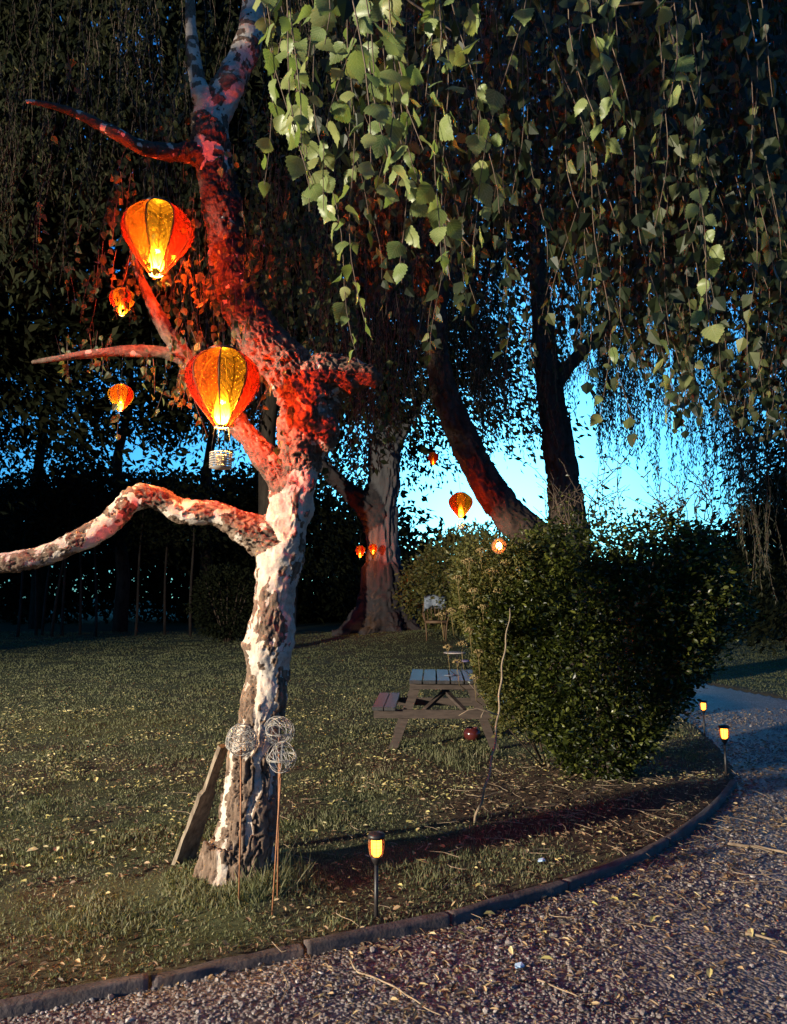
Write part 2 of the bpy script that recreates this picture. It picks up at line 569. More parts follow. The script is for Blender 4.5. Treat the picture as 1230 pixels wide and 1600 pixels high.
# lawn soil and turf
m, t, out = new_mat('lawn_turf')
n1 = noise_n(t, 0.9, 6, 0.6)
n2 = noise_n(t, 28, 8, 0.75)
n3 = noise_n(t, 1.6, 5, 0.55, 'Object', (0.25, 1.0, 1))
g = ramp(t, n2, [(0.25, (0.022, 0.03, 0.012)), (0.5, (0.05, 0.062, 0.026)), (0.8, (0.095, 0.10, 0.05))])
g = mix_c(t, ramp(t, n3, [(0.4, (0, 0, 0)), (0.62, (.6, .6, .6))]), g, (0.085, 0.095, 0.052))
soil = ramp(t, n2, [(0.3, (0.03, 0.02, 0.013)), (0.7, (0.11, 0.075, 0.05))])
g = mix_c(t, math_n(t, 'MULTIPLY', ramp(t, n1, [(0.45, (0, 0, 0)), (0.68, (1, 1, 1))]), 0.45), g, soil)
g = mix_c(t, attr_n(t, 'dirt'), g, soil)
b = nd(t, 'ShaderNodeBsdfPrincipled', Roughness=0.9)
b.inputs['Specular IOR Level'].default_value = 0.12
t.links.new(g, b.inputs['Base Color'])
t.links.new(bump_n(t, n2, 0.8, 0.03), b.inputs['Normal'])
t.links.new(b.outputs[0], out.inputs[0])
M['lawn'] = m
# gravel bed
m, t, out = new_mat('gravel_bed')
tc = t.nodes.new('ShaderNodeTexCoord')
vo = nd(t, 'ShaderNodeTexVoronoi', Scale=55.0)
t.links.new(tc.outputs['Object'], vo.inputs['Vector'])
sp = t.nodes.new('ShaderNodeSeparateXYZ')
t.links.new(vo.outputs['Color'], sp.inputs[0])
c = ramp(t, sp.outputs[0], [(0.0, (0.06, 0.05, 0.047)), (0.5, (0.15, 0.125, 0.115)), (1.0, (0.30, 0.26, 0.24))])
c = mix_c(t, math_n(t, 'MULTIPLY', ramp(t, noise_n(t, 1.3, 5, 0.6), [(0.42, (0, 0, 0)), (0.65, (1, 1, 1))]), 0.6), c, (0.085, 0.070, 0.064))
b = nd(t, 'ShaderNodeBsdfPrincipled', Roughness=0.5)
b.inputs['Specular IOR Level'].default_value = 0.5
t.links.new(c, b.inputs['Base Color'])
t.links.new(bump_n(t, math_n(t, 'SUBTRACT', 1.0, vo.outputs['Distance']), 1.0, 0.012), b.inputs['Normal'])
t.links.new(b.outputs[0], out.inputs[0])
M['gravel'] = m
m, t, out = new_mat('gravel_stone')
oi = t.nodes.new('ShaderNodeObjectInfo')
r = math_n(t, 'FRACT', math_n(t, 'ADD', attr_n(t, 'rnd'), oi.outputs['Random']))
c = ramp(t, r, [(0.0, (0.09, 0.072, 0.066)), (0.5, (0.16, 0.135, 0.125)), (0.85, (0.23, 0.20, 0.185)), (1.0, (0.42, 0.38, 0.35))])
c = mix_c(t, 0.35, c, ramp(t, noise_n(t, 60, 5, 0.7), [(0.3, (0.05, 0.04, 0.04)), (0.7, (0.30, 0.26, 0.24))]))
b = nd(t, 'ShaderNodeBsdfPrincipled', Roughness=0.6)
b.inputs['Specular IOR Level'].default_value = 0.35
t.links.new(c, b.inputs['Base Color'])
t.links.new(b.outputs[0], out.inputs[0])
M['stone'] = m

# ------------------------------------------------------------------ ground
EDGE_PX = [(-420, 1640), (-200, 1607), (0, 1575), (130, 1549), (250, 1527), (360, 1503), (470, 1481), (600, 1455), (700, 1433), (800, 1405), (900, 1376), (1000, 1336), (1075, 1292), (1125, 1250), (1146, 1222)]
EDGE = [G(*p).xy for p in EDGE_PX]
FAR_L = [G(*p).xy for p in [(1142, 1195), (1122, 1165), (1085, 1130), (1030, 1102), (960, 1080), (880, 1066)]]
FAR_R = [G(*p).xy for p in [(880, 1053), (1000, 1057), (1100, 1066), (1230, 1090)]]
POLY = np.array([tuple(p) for p in (EDGE + FAR_L + FAR_R)] + [(14.0, 9.6), (14.0, -4.0), (-6.0, -4.0), (-6.0, 1.2)])


def poly_sdf(xy):
    """positive inside the driveway"""
    x, y = xy[:, 0], xy[:, 1]
    n = len(POLY)
    inside = np.zeros(len(xy), bool)
    d2 = np.full(len(xy), 1e9)
    for i in range(n):
        a, b_ = POLY[i], POLY[(i + 1) % n]
        c1 = (a[1] > y) != (b_[1] > y)
        with np.errstate(divide='ignore', invalid='ignore'):
            xi = (b_[0] - a[0]) * (y - a[1]) / (b_[1] - a[1] + 1e-12) + a[0]
        inside ^= c1 & (x < xi)
        e = b_ - a
        tt = np.clip(((x - a[0]) * e[0] + (y - a[1]) * e[1]) / (e @ e), 0, 1)
        d2 = np.minimum(d2, (x - a[0] - tt * e[0]) ** 2 + (y - a[1] - tt * e[1]) ** 2)
    return np.where(inside, 1, -1) * np.sqrt(d2)


BUSH = Vector((1.95, 6.75, 0))


def terrain(xy, sdf=None):
    xy = np.asarray(xy, float)
    if sdf is None: sdf = poly_sdf(xy)
    x, y = xy[:, 0], xy[:, 1]
    p = np.stack([x, y, 0 * x], 1)
    z = 0.05 * (fbm(p * 0.7, 3, 3) - 0.5) + 0.022 * (fbm(p * 5, 3, 4) - 0.5)
    z += 0.50 * np.exp(-(((x - 2.1) / 2.6) ** 2 + ((y - 24) / 3.2) ** 2)) + 0.30 * np.exp(-(((x + 0.4) / 2.5) ** 2 + ((y - 28.5) / 3.0) ** 2))
    z += 0.06 * np.exp(-(((x + 0.8) / 0.5) ** 2 + ((y - 4.4) / 0.45) ** 2))
    z += 0.05 * np.exp(-(((x - BUSH.x) / 0.9) ** 2 + ((y - BUSH.y) / 0.9) ** 2))
    z *= np.where(sdf > 0, 0.35, 1.0)
    z -= 0.038 * sstep(-0.04, 0.03, sdf)
    return z


def tz(x, y): return float(terrain(np.array([[x, y]]))[0])


def axis(lo, hi, step, far, n):
    core = np.arange(lo, hi, step)
    k = np.linspace(0, 1, n)[1:]
    grow = step * n * k + (far - step * n) * k ** 3
    return np.concatenate([(lo - grow)[::-1], core, core[-1] + grow])


xs, ys = axis(-6, 8, 0.05, 400, 50), axis(1.5, 15, 0.05, 400, 60)
XX, YY = np.meshgrid(xs, ys)
xy = np.stack([XX.ravel(), YY.ravel()], 1)
sd = poly_sdf(xy)
zz = terrain(xy, sd)
nx, ny = len(xs), len(ys)
ii = (np.arange(ny - 1)[:, None] * nx + np.arange(nx - 1)[None]).ravel()
quads = np.stack([ii, ii + 1, ii + nx + 1, ii + nx], 1)


def dirt_mask(xy):
    p = np.stack([xy[:, 0], xy[:, 1], 0 * xy[:, 0]], 1)
    d = np.hypot((xy[:, 0] - 1.9) / 1.9, (xy[:, 1] - 6.1) / 1.5) + 0.5 * (fbm(p * 2.2, 4, 9) - 0.5)
    a = 1 - sstep(0.75, 1.15, d)
    e = np.abs(poly_sdf(xy))
    a2 = (1 - sstep(0.03, 0.35, e + 0.25 * (fbm(p * 3, 3, 5) - 0.5))) * 0.7
    sh = sstep(0.52, 0.62, fbm(p * 1.1, 4, 21)) * 0.55
    return np.clip(np.maximum(np.maximum(a, a2), sh * (xy[:, 1] < 9)), 0, 1)


lawn = obj_np('lawn', np.column_stack([xy, zz]), quads, M['lawn'], smooth=True, attrs={'dirt': dirt_mask(xy)})
tag(lawn, 'mown dusk lawn strewn with small fallen leaves', 'lawn', kind='structure')
keep = (sd[quads] > -0.10).any(1) & (np.abs(xy[quads]).max((1, 2)) < 40)
dq = quads[keep]
used, inv = np.unique(dq.ravel(), return_inverse=True)
drive = obj_np('driveway', np.column_stack([xy[used], np.where(sd[used] > 0.0, zz[used] + 0.007, -0.06)]), inv.reshape(-1, 4), M['gravel'], smooth=True)
tag(drive, 'gravel driveway curving away past the bush on the right', 'driveway', kind='structure')

# ------------------------------------------------------------------ trees: skinned skeletons
def catmull(pts, step):
    """pts: list of (Vector, r) -> dense list"""
    out = []
    n = len(pts)
    for i in range(n - 1):
        p0, p1, p2, p3 = (pts[max(i - 1, 0)], pts[i], pts[i + 1], pts[min(i + 2, n - 1)])
        k = max(1, int((p2[0] - p1[0]).length / step))
        for j in range(k):
            u = j / k
            c = lambda a, b, cc, d: 0.5 * ((2 * b) + (cc - a) * u + (2 * a - 5 * b + 4 * cc - d) * u * u + (3 * b - a - 3 * cc + d) * u ** 3)
            out.append((c(p0[0], p1[0], p2[0], p3[0]), max(0.003, p1[1] + (p2[1] - p1[1]) * u)))
    out.append(pts[-1])
    return out


def skin(limbs, voxel, step):
    """limbs -> voxel-remeshed numpy mesh + per-vertex limb index, axis, radius"""
    mb = MB()
    kd_pts = []
    for li, limb in enumerate(limbs):
        d = catmull(limb, step)
        mb.tube([q[0] for q in d], [q[1] for q in d], 20)
        for j, q in enumerate(d):
            tdir = (d[min(j + 1, len(d) - 1)][0] - d[max(j - 1, 0)][0]).normalized()
            kd_pts.append((q[0], tdir, q[1], li))
    me = bpy.data.meshes.new('tmp')
    me.from_pydata(mb.V, [], mb.F)
    o = bpy.data.objects.new('tmp', me)
    COL.objects.link(o)
    md = o.modifiers.new('r', 'REMESH')
    md.mode = 'VOXEL'
    md.voxel_size = voxel
    sm = o.modifiers.new('s', 'SMOOTH')
    sm.factor = 0.5
    sm.iterations = 6
    dg = bpy.context.evaluated_depsgraph_get()
    me2 = bpy.data.meshes.new_from_object(o.evaluated_get(dg))
    nv = len(me2.vertices)
    V = np.empty(nv * 3, np.float32)
    me2.vertices.foreach_get('co', V)
    N = np.empty(nv * 3, np.float32)
    me2.vertex_normals.foreach_get('vector', N)
    nl = len(me2.loops)
    L = np.empty(nl, np.int32)
    me2.loops.foreach_get('vertex_index', L)
    tot = np.empty(len(me2.polygons), np.int32)
    me2.polygons.foreach_get('loop_total', tot)
    assert (tot == 4).all()
    bpy.data.objects.remove(o)
    bpy.data.meshes.remove(me)
    bpy.data.meshes.remove(me2)
    V, N = V.reshape(-1, 3).astype(float), N.reshape(-1, 3).astype(float)
    kd = KDTree(len(kd_pts))
    for k, q in enumerate(kd_pts): kd.insert(q[0], k)
    kd.balance()
    idx = np.array([kd.find(v)[1] for v in V])
    A = np.array([tuple(q[1]) for q in kd_pts])[idx]
    R = np.array([q[2] for q in kd_pts])[idx]
    LI = np.array([q[3] for q in kd_pts])[idx]
    return V, N, L.reshape(-1, 4), A, R, LI


def limb_px(pts, d0=None):
    """(px, py, width px, depth) -> [(Vector, radius)]"""
    return [(P(x, y, d), wd * 0.5 * d / F) for x, y, wd, d in pts]


# ---- the birch
D = 4.38
base = G(380, 1362)
B_LIMBS = [
    # main trunk
    [(Vector((base.x - .03, D + .02, -0.15)), .22), (Vector((base.x, D, 0.02)), .19)] + limb_px([(384, 1300, 86, D), (396, 1210, 76, D), (410, 1110, 66, D), (418, 1050, 64, D), (420, 1010, 80, D), (428, 945, 62, D), (438, 870, 70, D), (452, 800, 70, D), (464, 735, 64, D), (478, 675, 78, D), (486, 620, 90, D), (480, 578, 74, D)]),
    # burl and broken stub to the right
    limb_px([(478, 610, 92, D), (515, 590, 74, D), (550, 588, 52, D - .04), (578, 590, 34, D - .06), (592, 600, 16, D - .06)]),
    limb_px([(488, 650, 70, D - .05), (508, 680, 46, D - .06), (512, 705, 22, D - .05)]),
    # main limb, up and to the left, then the fork
    limb_px([(486, 630, 80, D), (455, 585, 80, D), (415, 535, 72, D), (378, 480, 62, D + .03), (358, 420, 54, D + .06), (352, 350, 56, D + .08), (342, 290, 60, D + .08), (332, 235, 60, D + .08), (330, 190, 60, D + .08), (338, 150, 54, D + .08)]),
    limb_px([(336, 190, 46, D + .08), (312, 140, 30, D + .06), (302, 85, 22, D + .06), (298, 30, 18, D + .06), (294, -40, 15, D + .05), (280, -160, 10, D)]),
    limb_px([(335, 185, 50, D + .08), (362, 125, 48, D + .1), (388, 70, 44, D + .12), (398, 10, 40, D + .14), (410, -80, 34, D + .2), (440, -220, 24, D + .1)]),
    # slim limb to the far left
    limb_px([(330, 250, 44, D + .06), (300, 238, 32, D), (262, 238, 27, D - .1), (225, 232, 24, D - .2), (180, 208, 21, D - .28), (125, 180, 15, D - .3), (80, 165, 11, D - .3), (40, 158, 7, D - .3)]),
    # lower bough behind the lantern
    limb_px([(448, 760, 52, D), (420, 722, 40, D - .02), (395, 690, 35, D), (365, 655, 31, D + .02), (330, 610, 29, D + .05), (300, 570, 28, D + .06), (268, 530, 24, D + .05), (248, 495, 21, D + .05), (232, 462, 18, D + .05), (218, 430, 13, D + .05), (205, 390, 8, D + .05)]),
    limb_px([(300, 566, 26, D + .06), (262, 552, 20, D + .04), (200, 548, 18, D), (140, 553, 14, D - .05), (90, 560, 10, D - .1), (50, 566, 6, D - .1)]),
    # heavy low limb sweeping out of the frame on the left
    limb_px([(440, 850, 70, D), (405, 836, 60, D), (368, 818, 44, D - .03), (335, 802, 37, D - .05), (290, 800, 38, D - .08), (252, 782, 36, D - .1), (222, 776, 40, D - .13), (200, 786, 36, D - .15), (172, 815, 34, D - .18), (138, 838, 38, D - .21), (98, 856, 32, D - .24), (55, 872, 33, D - .26), (0, 880, 31, D - .3), (-90, 886, 30, D - .35), (-200, 870, 26, D - .4)]),
]
# roots
for a in (200, 250, 310, 20, 100, 150):
    a = math.radians(a)
    B_LIMBS.append([(Vector((base.x + .09 * math.cos(a), D + .08 * math.sin(a), .18)), .11), (Vector((base.x + .19 * math.cos(a), D + .15 * math.sin(a), .03)), .06), (Vector((base.x + .29 * math.cos(a), D + .22 * math.sin(a), -.06)), .03)])
V, N, Q, A, R, LI = skin(B_LIMBS, 0.0072, 0.03)
A = np.where((LI >= 10)[:, None], np.array([[0.10, 0.0, 0.995]]), A)
z = V[:, 2]
along = (V * A).sum(1, keepdims=True)
warp = np.stack([fbm(V * 6, 3, 31) - .5, fbm(V * 6, 3, 32) - .5, fbm(V * 6, 3, 33) - .5], 1)
qf = V - A * along * 0.80 + warp * 0.07
qw = V - A * along * 0.62 + warp * 0.10
thick = np.clip(R / 0.12, 0.15, 1.0)
trunk = (LI == 0) | (LI >= 10)
bias = np.full(len(V), 0.34)
bias = np.where(trunk, 0.36 - 0.4 * (1 - sstep(0.05, 0.3, z)) + 0.30 * sstep(0.5, 1.15, z) - 0.12 * sstep(1.9, 2.2, z) - 0.6 * sstep(2.2, 2.5, z), bias)
bias = np.where((LI == 1) | (LI == 2), 0.02, bias)
bias = np.where(LI == 3, -0.25 + 0.25 * sstep(3.9, 4.4, z), bias)  # browner limbs here and below, partly standing in for absent floodlight
bias = np.where(LI == 6, 0.05, bias)
bias = np.where((LI == 4) | (LI == 5), 0.55, bias)
bias = np.where(LI == 9, 0.26 - 0.25 * (V[:, 0] > -1.05), bias)
bias = np.where((LI == 7) | (LI == 8), -0.05, bias)
qs = V - A * along * 0.86 + warp * 0.05
mw = 0.5 + 1.25 * (0.58 * fbm(qw * 6.0, 4, 41) + 0.34 * fbm(qs * 15.0, 3, 42) + 0.08 * fbm(V * 34, 3, 43) - 0.5)
mlow = fbm((V - A * along * 0.91 + warp * 0.05) * 13, 3, 44)
lowz = trunk * (1 - sstep(0.75, 1.25, z))
mw = mw * (1 - lowz) + (0.5 + 1.1 * (0.35 * (mw - 0.5) + 0.8 * (mlow - 0.5))) * lowz
mw = np.where(LI == 9, 0.5 + 1.35 * (fbm(V * 9 + warp, 5, 46, .6) - 0.5), mw)
white = sstep(-0.03, 0.03, mw - (0.5 + 0.30 * (0.5 - bias)))
nfis = fbm((V - A * along * 0.87 + warp * 0.06) * 27, 3, 51)
fis = 1 - sstep(0.0, 0.075, np.abs(nfis - 0.5))            # 1 in the furrows
lump = fbm(V * 5, 3, 61) - 0.5
gnarl = fbm(V * 17 + warp * 3, 4, 71) - 0.5
burl = ((LI <= 3) * sstep(2.25, 2.45, z) * (1 - sstep(2.95, 3.15, z)))
low = trunk * (1 - sstep(0.6, 1.3, z))
fine = fbm(qs * 60, 3, 91) - 0.5
rough_l = ((LI == 3) | (LI == 7) | (LI == 9) | (LI == 6)).astype(float)
plate = np.clip(0.5 + 1.6 * (fbm(qs * 15, 3, 92) - 0.5), 0, 1)
disp = (0.050 * lump + 0.022 * (fbm(V * 11, 2, 62) - 0.5)) * thick + (1 - white) * thick * ((0.006 + 0.012 * low) * (0.4 + plate) - fis * (0.011 + 0.017 * low + 0.012 * rough_l) + (0.010 + 0.014 * rough_l) * fine + (0.004 + 0.03 * rough_l) * gnarl) + burl * (0.040 * (fbm(V * 9 + warp * 2, 3, 73) - 0.5) + 0.020 * (np.abs(fbm(V * 11 + warp * 4, 2, 74) - 0.5) * 2 - 0.2) - 0.010 * fis + 0.003 * fine)
disp += white * thick * (0.007 * (fbm(V * 26, 4, 81) - 0.5) - 0.010 * fis * low - 0.006 * fis * sstep(0.45, 0.7, plate))
V2 = V + N * disp[:, None]
birch = empty('birch_tree', (base.x, D, 0), 'gnarled white-barked weeping birch beside the wire ball stakes, red lit at its fork', 'tree')
obj_np('trunk', V2, Q, M['birch_bark'], birch, smooth=True, attrs={'white': white, 'fissure': fis * (1 - white), 'dark': np.clip((LI == 3) * (.35 + .65 * sstep(3.1, 3.5, z)) * (1 - sstep(4.3, 4.7, z)) + (LI == 6) * .8 + ((LI == 1) | (LI == 2)) * .25 + ((LI == 7) | (LI == 8)) * .3, 0, 1)})  # 'dark' holds the shade painted into the limb bark

# ---- leaf templates
def birch_template(teeth):
    ts = np.linspace(0, 1, teeth * 2 + 1)
    hw = 0.47 * np.sin(np.pi * np.clip(ts, 0, 1) ** 0.62) ** 0.9 * (1 - 0.35 * ts)
    hw[0] = 0.05
    hw[-1] = 0.0
    V, UV, Fc = [], [], []
    for k, tt in enumerate(ts):
        s = hw[k] * (1.0 if k % 2 else 0.86)
        for sx in (-1, 0, 1):
            V.append((sx * s, tt - (0.03 if k % 2 == 0 and sx else 0), 0.20 * abs(sx) * s - 0.16 * (tt - .4) ** 2 + .02 * math.sin(9 * tt + sx)))
            UV.append((sx * s * 2, tt))
    for k in range(len(ts) - 1):
        a = 3 * k
        Fc += [(a, a + 1, a + 4, a + 3), (a + 1, a + 2, a + 5, a + 4)]
    return np.array(V), np.array(Fc), np.array(UV)


BL_V = np.array([(0, 0, 0), (-.40, .26, .10), (-.27, .62, .07), (0, 1.0, -.06), (.27, .62, .07), (.40, .26, .10), (0, .42, 0)], float)
BL_F = np.array([(0, 6, 1), (1, 6, 2), (2, 6, 3), (3, 6, 4), (4, 6, 5), (5, 6, 0)])
BL_UV = np.stack([BL_V[:, 0] * 2, BL_V[:, 1]], 1)
WL_V = np.array([(0, 0, 0), (-.11, .45, .03), (0, 1, -.05), (.11, .45, .03)], float)      # narrow willow leaf
WL_F = np.array([(0, 1, 2, 3)])
OV_V = np.array([(0, 0, 0), (-.24, .35, .07), (-.2, .7, .06), (0, 1, -.04), (.2, .7, .06), (.24, .35, .07), (0, .5, 0)], float)
OV_F = np.array([(0, 6, 1), (1, 6, 2), (2, 6, 3), (3, 6, 4), (4, 6, 5), (5, 6, 0)])


def unit(v): return v / np.maximum(np.linalg.norm(v, axis=-1, keepdims=True), 1e-9)


def scatter(tV, tF, pos, d, nrm, size, wid=None):
    y = unit(d)
    zn = unit(nrm - y * (nrm * y).sum(1, keepdims=True))
    x = np.cross(y, zn)
    s = size[:, None, None]
    ws = (size if wid is None else wid)[:, None, None]
    V = pos[:, None] + tV[None, :, 0, None] * x[:, None] * ws + tV[None, :, 1, None] * y[:, None] * s + tV[None, :, 2, None] * zn[:, None] * ws
    Fc = tF[None] + (np.arange(len(pos)) * len(tV))[:, None, None]
    return V.reshape(-1, 3), Fc.reshape(-1, tF.shape[1])


def leaves_obj(name, tV, tF, pos, d, nrm, size, mat, parent, stuff=True, wid=None, rnd=None):
    V, Fc = scatter(tV, tF, pos, d, nrm, size, wid)
    rnd = rng.random(len(pos)) if rnd is None else rnd
    o = obj_np(name, V, Fc, mat, parent, attrs={'rnd': np.repeat(rnd, len(tV))})
    if stuff: o['kind'] = 'stuff'
    return o


def rvec(n): return unit(rng.normal(size=(n, 3)))


def strand_paths(spec):
    """spec rows: x, y, z_end, z_top -> list of (n,3) arrays from tip to top"""
    out = []
    for x, y, z0, z1 in spec:
        L = max(z1 - z0, .2)
        n = max(4, int(L / 0.07))
        tt = np.linspace(0, L, n)
        a, ph = rng.random(2) * 6.28, rng.random(4) * 6.28
        amp = 0.02 + 0.075 * rng.random()
        lean = rng.normal(0, 0.10, 2)
        px = x + amp * np.sin(tt * 2.3 + ph[0]) + 0.012 * np.sin(tt * 11 + ph[1]) + lean[0] * tt
        py = y + amp * np.sin(tt * 2.1 + ph[2]) + 0.012 * np.sin(tt * 9 + ph[3]) + lean[1] * tt
        out.append(np.stack([px, py, z0 + tt], 1))
    return out


def tubes_np(paths, r0, r1, n=3):
    Vs, Fs, base_i = [], [], 0
    for p in paths:
        k = len(p)
        rr = np.linspace(r0, r1, k)[:, None]
        ang = np.arange(n) * 2 * np.pi / n
        for_ang = np.stack([np.cos(ang), np.sin(ang), 0 * ang], 1)
        t = unit(np.gradient(p, axis=0))
        u = unit(np.cross(t, np.array([.31, .95, .05])[None] + 0 * t))
        v = np.cross(t, u)
        ring = p[:, None] + (u[:, None] * np.cos(ang)[None, :, None] + v[:, None] * np.sin(ang)[None, :, None]) * rr[:, None]
        Vs.append(ring.reshape(-1, 3))
        i = (np.arange(k - 1)[:, None] * n + np.arange(n)[None])
        j = (np.arange(k - 1)[:, None] * n + (np.arange(n)[None] + 1) % n)
        Fs.append(np.stack([i, j, j + n, i + n], -1).reshape(-1, 4) + base_i)
        base_i += k * n
    return np.concatenate(Vs), np.concatenate(Fs)


def along_strands(paths, spacing, jit=0.01):
    pos = []
    for p in paths:
        seg = np.linalg.norm(np.diff(p, axis=0), axis=1)
        cum = np.concatenate([[0], np.cumsum(seg)])
        s = np.arange(0, cum[-1], spacing) + rng.random() * spacing
        s = s[s < cum[-1]]
        q = np.stack([np.interp(s, cum, p[:, k]) for k in range(3)], 1)
        pos.append(q)
    pos = np.concatenate(pos)
    return pos + rng.normal(0, jit, pos.shape)


def spec_px(n, x0, x1, d0, d1, endf, spread, extra_top=0.4, skew=1.0):
    out = []
    for _ in range(n):
        px = rng.uniform(x0, x1)
        d = rng.uniform(d0, d1)
        e = endf(px) if callable(endf) else endf
        py = e - spread * rng.random() ** skew
        q = P(px, py, d)
        top = P(px, 0, d).z + extra_top
        if q.z < top - 0.15: out.append((q.x, q.y, q.z, top))
    return out


# hero twigs close to the camera
hero_px = [(418, 285, 1.55), (432, 300, 1.5), (462, 335, 1.6), (478, 250, 1.3), (505, 200, 1.12), (520, 345, 1.7), (545, 335, 1.5), (572, 250, 1.25),
           (585, 330, 1.4), (600, 425, 1.6), (560, 565, 1.9), (592, 505, 1.7), (620, 300, 1.3), (632, 290, 1.15), (650, 415, 1.45), (668, 330, 1.5), (687, 440, 1.5),
           (735, 392, 1.5), (680, 250, 1.4), (700, 205, 1.7), (765, 70, 1.5), (610, 150, 1.2), (540, 120, 1.3), (640, 120, 1.25), (480, 90, 1.2), (585, 60, 1.1), (455, 130, 1.35), (530, 60, 1.25), (660, 60, 1.4),
           (760, 330, 2.0), (800, 300, 2.2), (840, 420, 2.3), (870, 610, 2.2), (905, 400, 2.0), (935, 655, 2.1), (975, 690, 2.2), (1012, 240, 1.7), (1045, 672, 2.0), (1075, 260, 1.8),
           (955, 240, 1.7), (925, 220, 1.6), (990, 200, 1.6), (1100, 470, 2.0), (1145, 530, 1.8), (1190, 590, 2.1), (1215, 430, 2.0), (1030, 530, 2.2), (860, 520, 2.4), (800, 560, 2.5), (745, 500, 2.4), (700, 560, 2.6), (1000, 130, 1.5), (940, 110, 1.5), (1200, 300, 1.8)]
hspec = []
for px, py, d in hero_px:
    q = P(px, py, d)
    hspec.append((q.x, q.y, q.z, P(px, 0, d).z + 0.3))
hpaths = strand_paths(hspec)
hpos = along_strands(hpaths, 0.046, 0.004)
dist = np.linalg.norm(hpos - np.array([0, 0, CAMZ]), axis=1)
pxl = F * hpos[:, 0] / hpos[:, 1] + CX
vis = (pxl > -20) & (pxl < 1250)
elev = (hpos[:, 2] - CAMZ) / hpos[:, 1]
vis &= elev < ray(600, -15)[1]
order = np.argsort(np.where(vis, dist, 99))
hero_idx = order[:300]
rest = np.setdiff1d(np.arange(len(hpos)), hero_idx)


def leaf_dirs(n, down=0.9, spread=0.55):
    d = rng.normal(0, spread, (n, 3))
    d[:, 2] = -down - 0.2 * rng.random(n)
    nrm = rng.normal(size=(n, 3))
    nrm[:, 2] *= 0.35
    return unit(d), unit(nrm)


# individually built leaves: five outlines shared by 300 leaves
variants = []
for k in range(5):
    tv, tf, tuv = birch_template(7)
    tv = tv.copy()
    tv[:, 0] *= 0.86 + 0.08 * k
    tv[:, 2] += (0.10 * k - 0.2) * tv[:, 0] + (0.10 - .06 * k) * np.sin(3.1 * tv[:, 1]) + 0.03 * np.sin(7 * tv[:, 1] + 5 * tv[:, 0] + k)
    me = mesh_np('birch_leaf', tv, tf, M['birch_leaf'], uv=tuv, attrs={'rnd': np.full(len(tv), 0.0)}, smooth=True)
    variants.append(me)
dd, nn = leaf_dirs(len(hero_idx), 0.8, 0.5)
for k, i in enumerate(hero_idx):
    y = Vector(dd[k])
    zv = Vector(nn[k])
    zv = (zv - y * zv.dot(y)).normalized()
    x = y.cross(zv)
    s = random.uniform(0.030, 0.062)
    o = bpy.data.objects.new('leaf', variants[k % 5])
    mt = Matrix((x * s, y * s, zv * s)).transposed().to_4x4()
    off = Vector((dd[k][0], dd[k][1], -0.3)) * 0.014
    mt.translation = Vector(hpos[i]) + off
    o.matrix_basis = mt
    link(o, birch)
# petioles + twigs
pet = [np.stack([hpos[i], hpos[i] + np.array([dd[k][0], dd[k][1], -0.3]) * 0.015]) for k, i in enumerate(hero_idx)]

# bulk of the birch canopy
def bulk_end(px): return np.interp(px, [430, 520, 600, 700, 800, 900, 1000, 1100, 1250], [330, 430, 520, 560, 600, 620, 640, 690, 720])


bspec = spec_px(70, 1020, 1350, 2.2, 4.0, bulk_end, 300) + spec_px(150, 560, 1330, 2.3, 4.2, bulk_end, 330) + spec_px(170, 520, 1330, 3.8, 6.5, lambda p: bulk_end(p) - 20, 330) + spec_px(14, 425, 600, 2.0, 3.0, lambda p: bulk_end(p) - 140, 250)
bpaths = strand_paths(bspec)
bpos = along_strands(bpaths, 0.034, 0.012)
# twiglets round the boughs, lit by the lanterns
tw = []
for px, py, d, L in [(255, 195, 4.2, .18), (270, 200, 4.2, .15), (290, 215, 4.2, .2), (330, 500, 4.2, .25), (350, 520, 4.15, .25), (372, 505, 4.15, .22), (395, 480, 4.2, .3), (300, 500, 4.3, .2), (310, 530, 4.3, .2), (280, 470, 4.3, .25), (262, 455, 4.3, .2), (210, 450, 4.2, .25), (232, 445, 4.0, .12), (255, 440, 4.0, .12), (180, 440, 4.4, .25), (150, 470, 4.6, .3), (140, 520, 4.5, .3), (120, 460, 4.6, .3), (300, 610, 4.4, .3), (285, 590, 4.4, .25), (270, 640, 4.5, .25), (240, 600, 4.5, .2), (420, 470, 4.5, .35), (450, 470, 4.6, .4), (105, 600, 4.4, .25), (160, 580, 4.4, .2), (410, 430, 4.6, .4), (330, 470, 4.15, .2), (345, 480, 4.1, .25), (620, 700, 4.6, .5), (505, 760, 4.4, .18)]:
    for _ in range(2):
        q = P(px + rng.normal(0, 10), py + rng.normal(0, 12), d + rng.normal(0, .08))
        tw.append((q.x, q.y, q.z, q.z + L))
for lx, ly, ld, nn_ in [(246, 375, 4.1, 30), (348, 608, 4.1, 34), (330, 500, 4.25, 26), (150, 460, 4.3, 16), (240, 250, 4.2, 14)]:
    for _ in range(nn_):
        q = P(lx + rng.normal(0, 75), ly + rng.normal(0, 60), ld + abs(rng.normal(.15, .25)))
        tw.append((q.x, q.y, q.z, q.z + rng.uniform(.10, .30)))
for _ in range(70):      # fine red-lit weeping twigs behind the limb
    px = rng.uniform(385, 560)
    q = P(px, rng.uniform(420, 560), rng.uniform(4.6, 6.0))
    tw.append((q.x, q.y, q.z, q.z + rng.uniform(.5, 1.6)))
tpaths = strand_paths(tw)
tpos = along_strands(tpaths, 0.05, 0.012)
pos = np.concatenate([hpos[rest], bpos, tpos])
d_, n_ = leaf_dirs(len(pos), 0.85, 0.5)
br_ = np.concatenate([rng.random(len(pos) - len(tpos)), rng.uniform(.8, 1.0, len(tpos))])  # twiglets take the pale end, lantern light put into the leaf colour
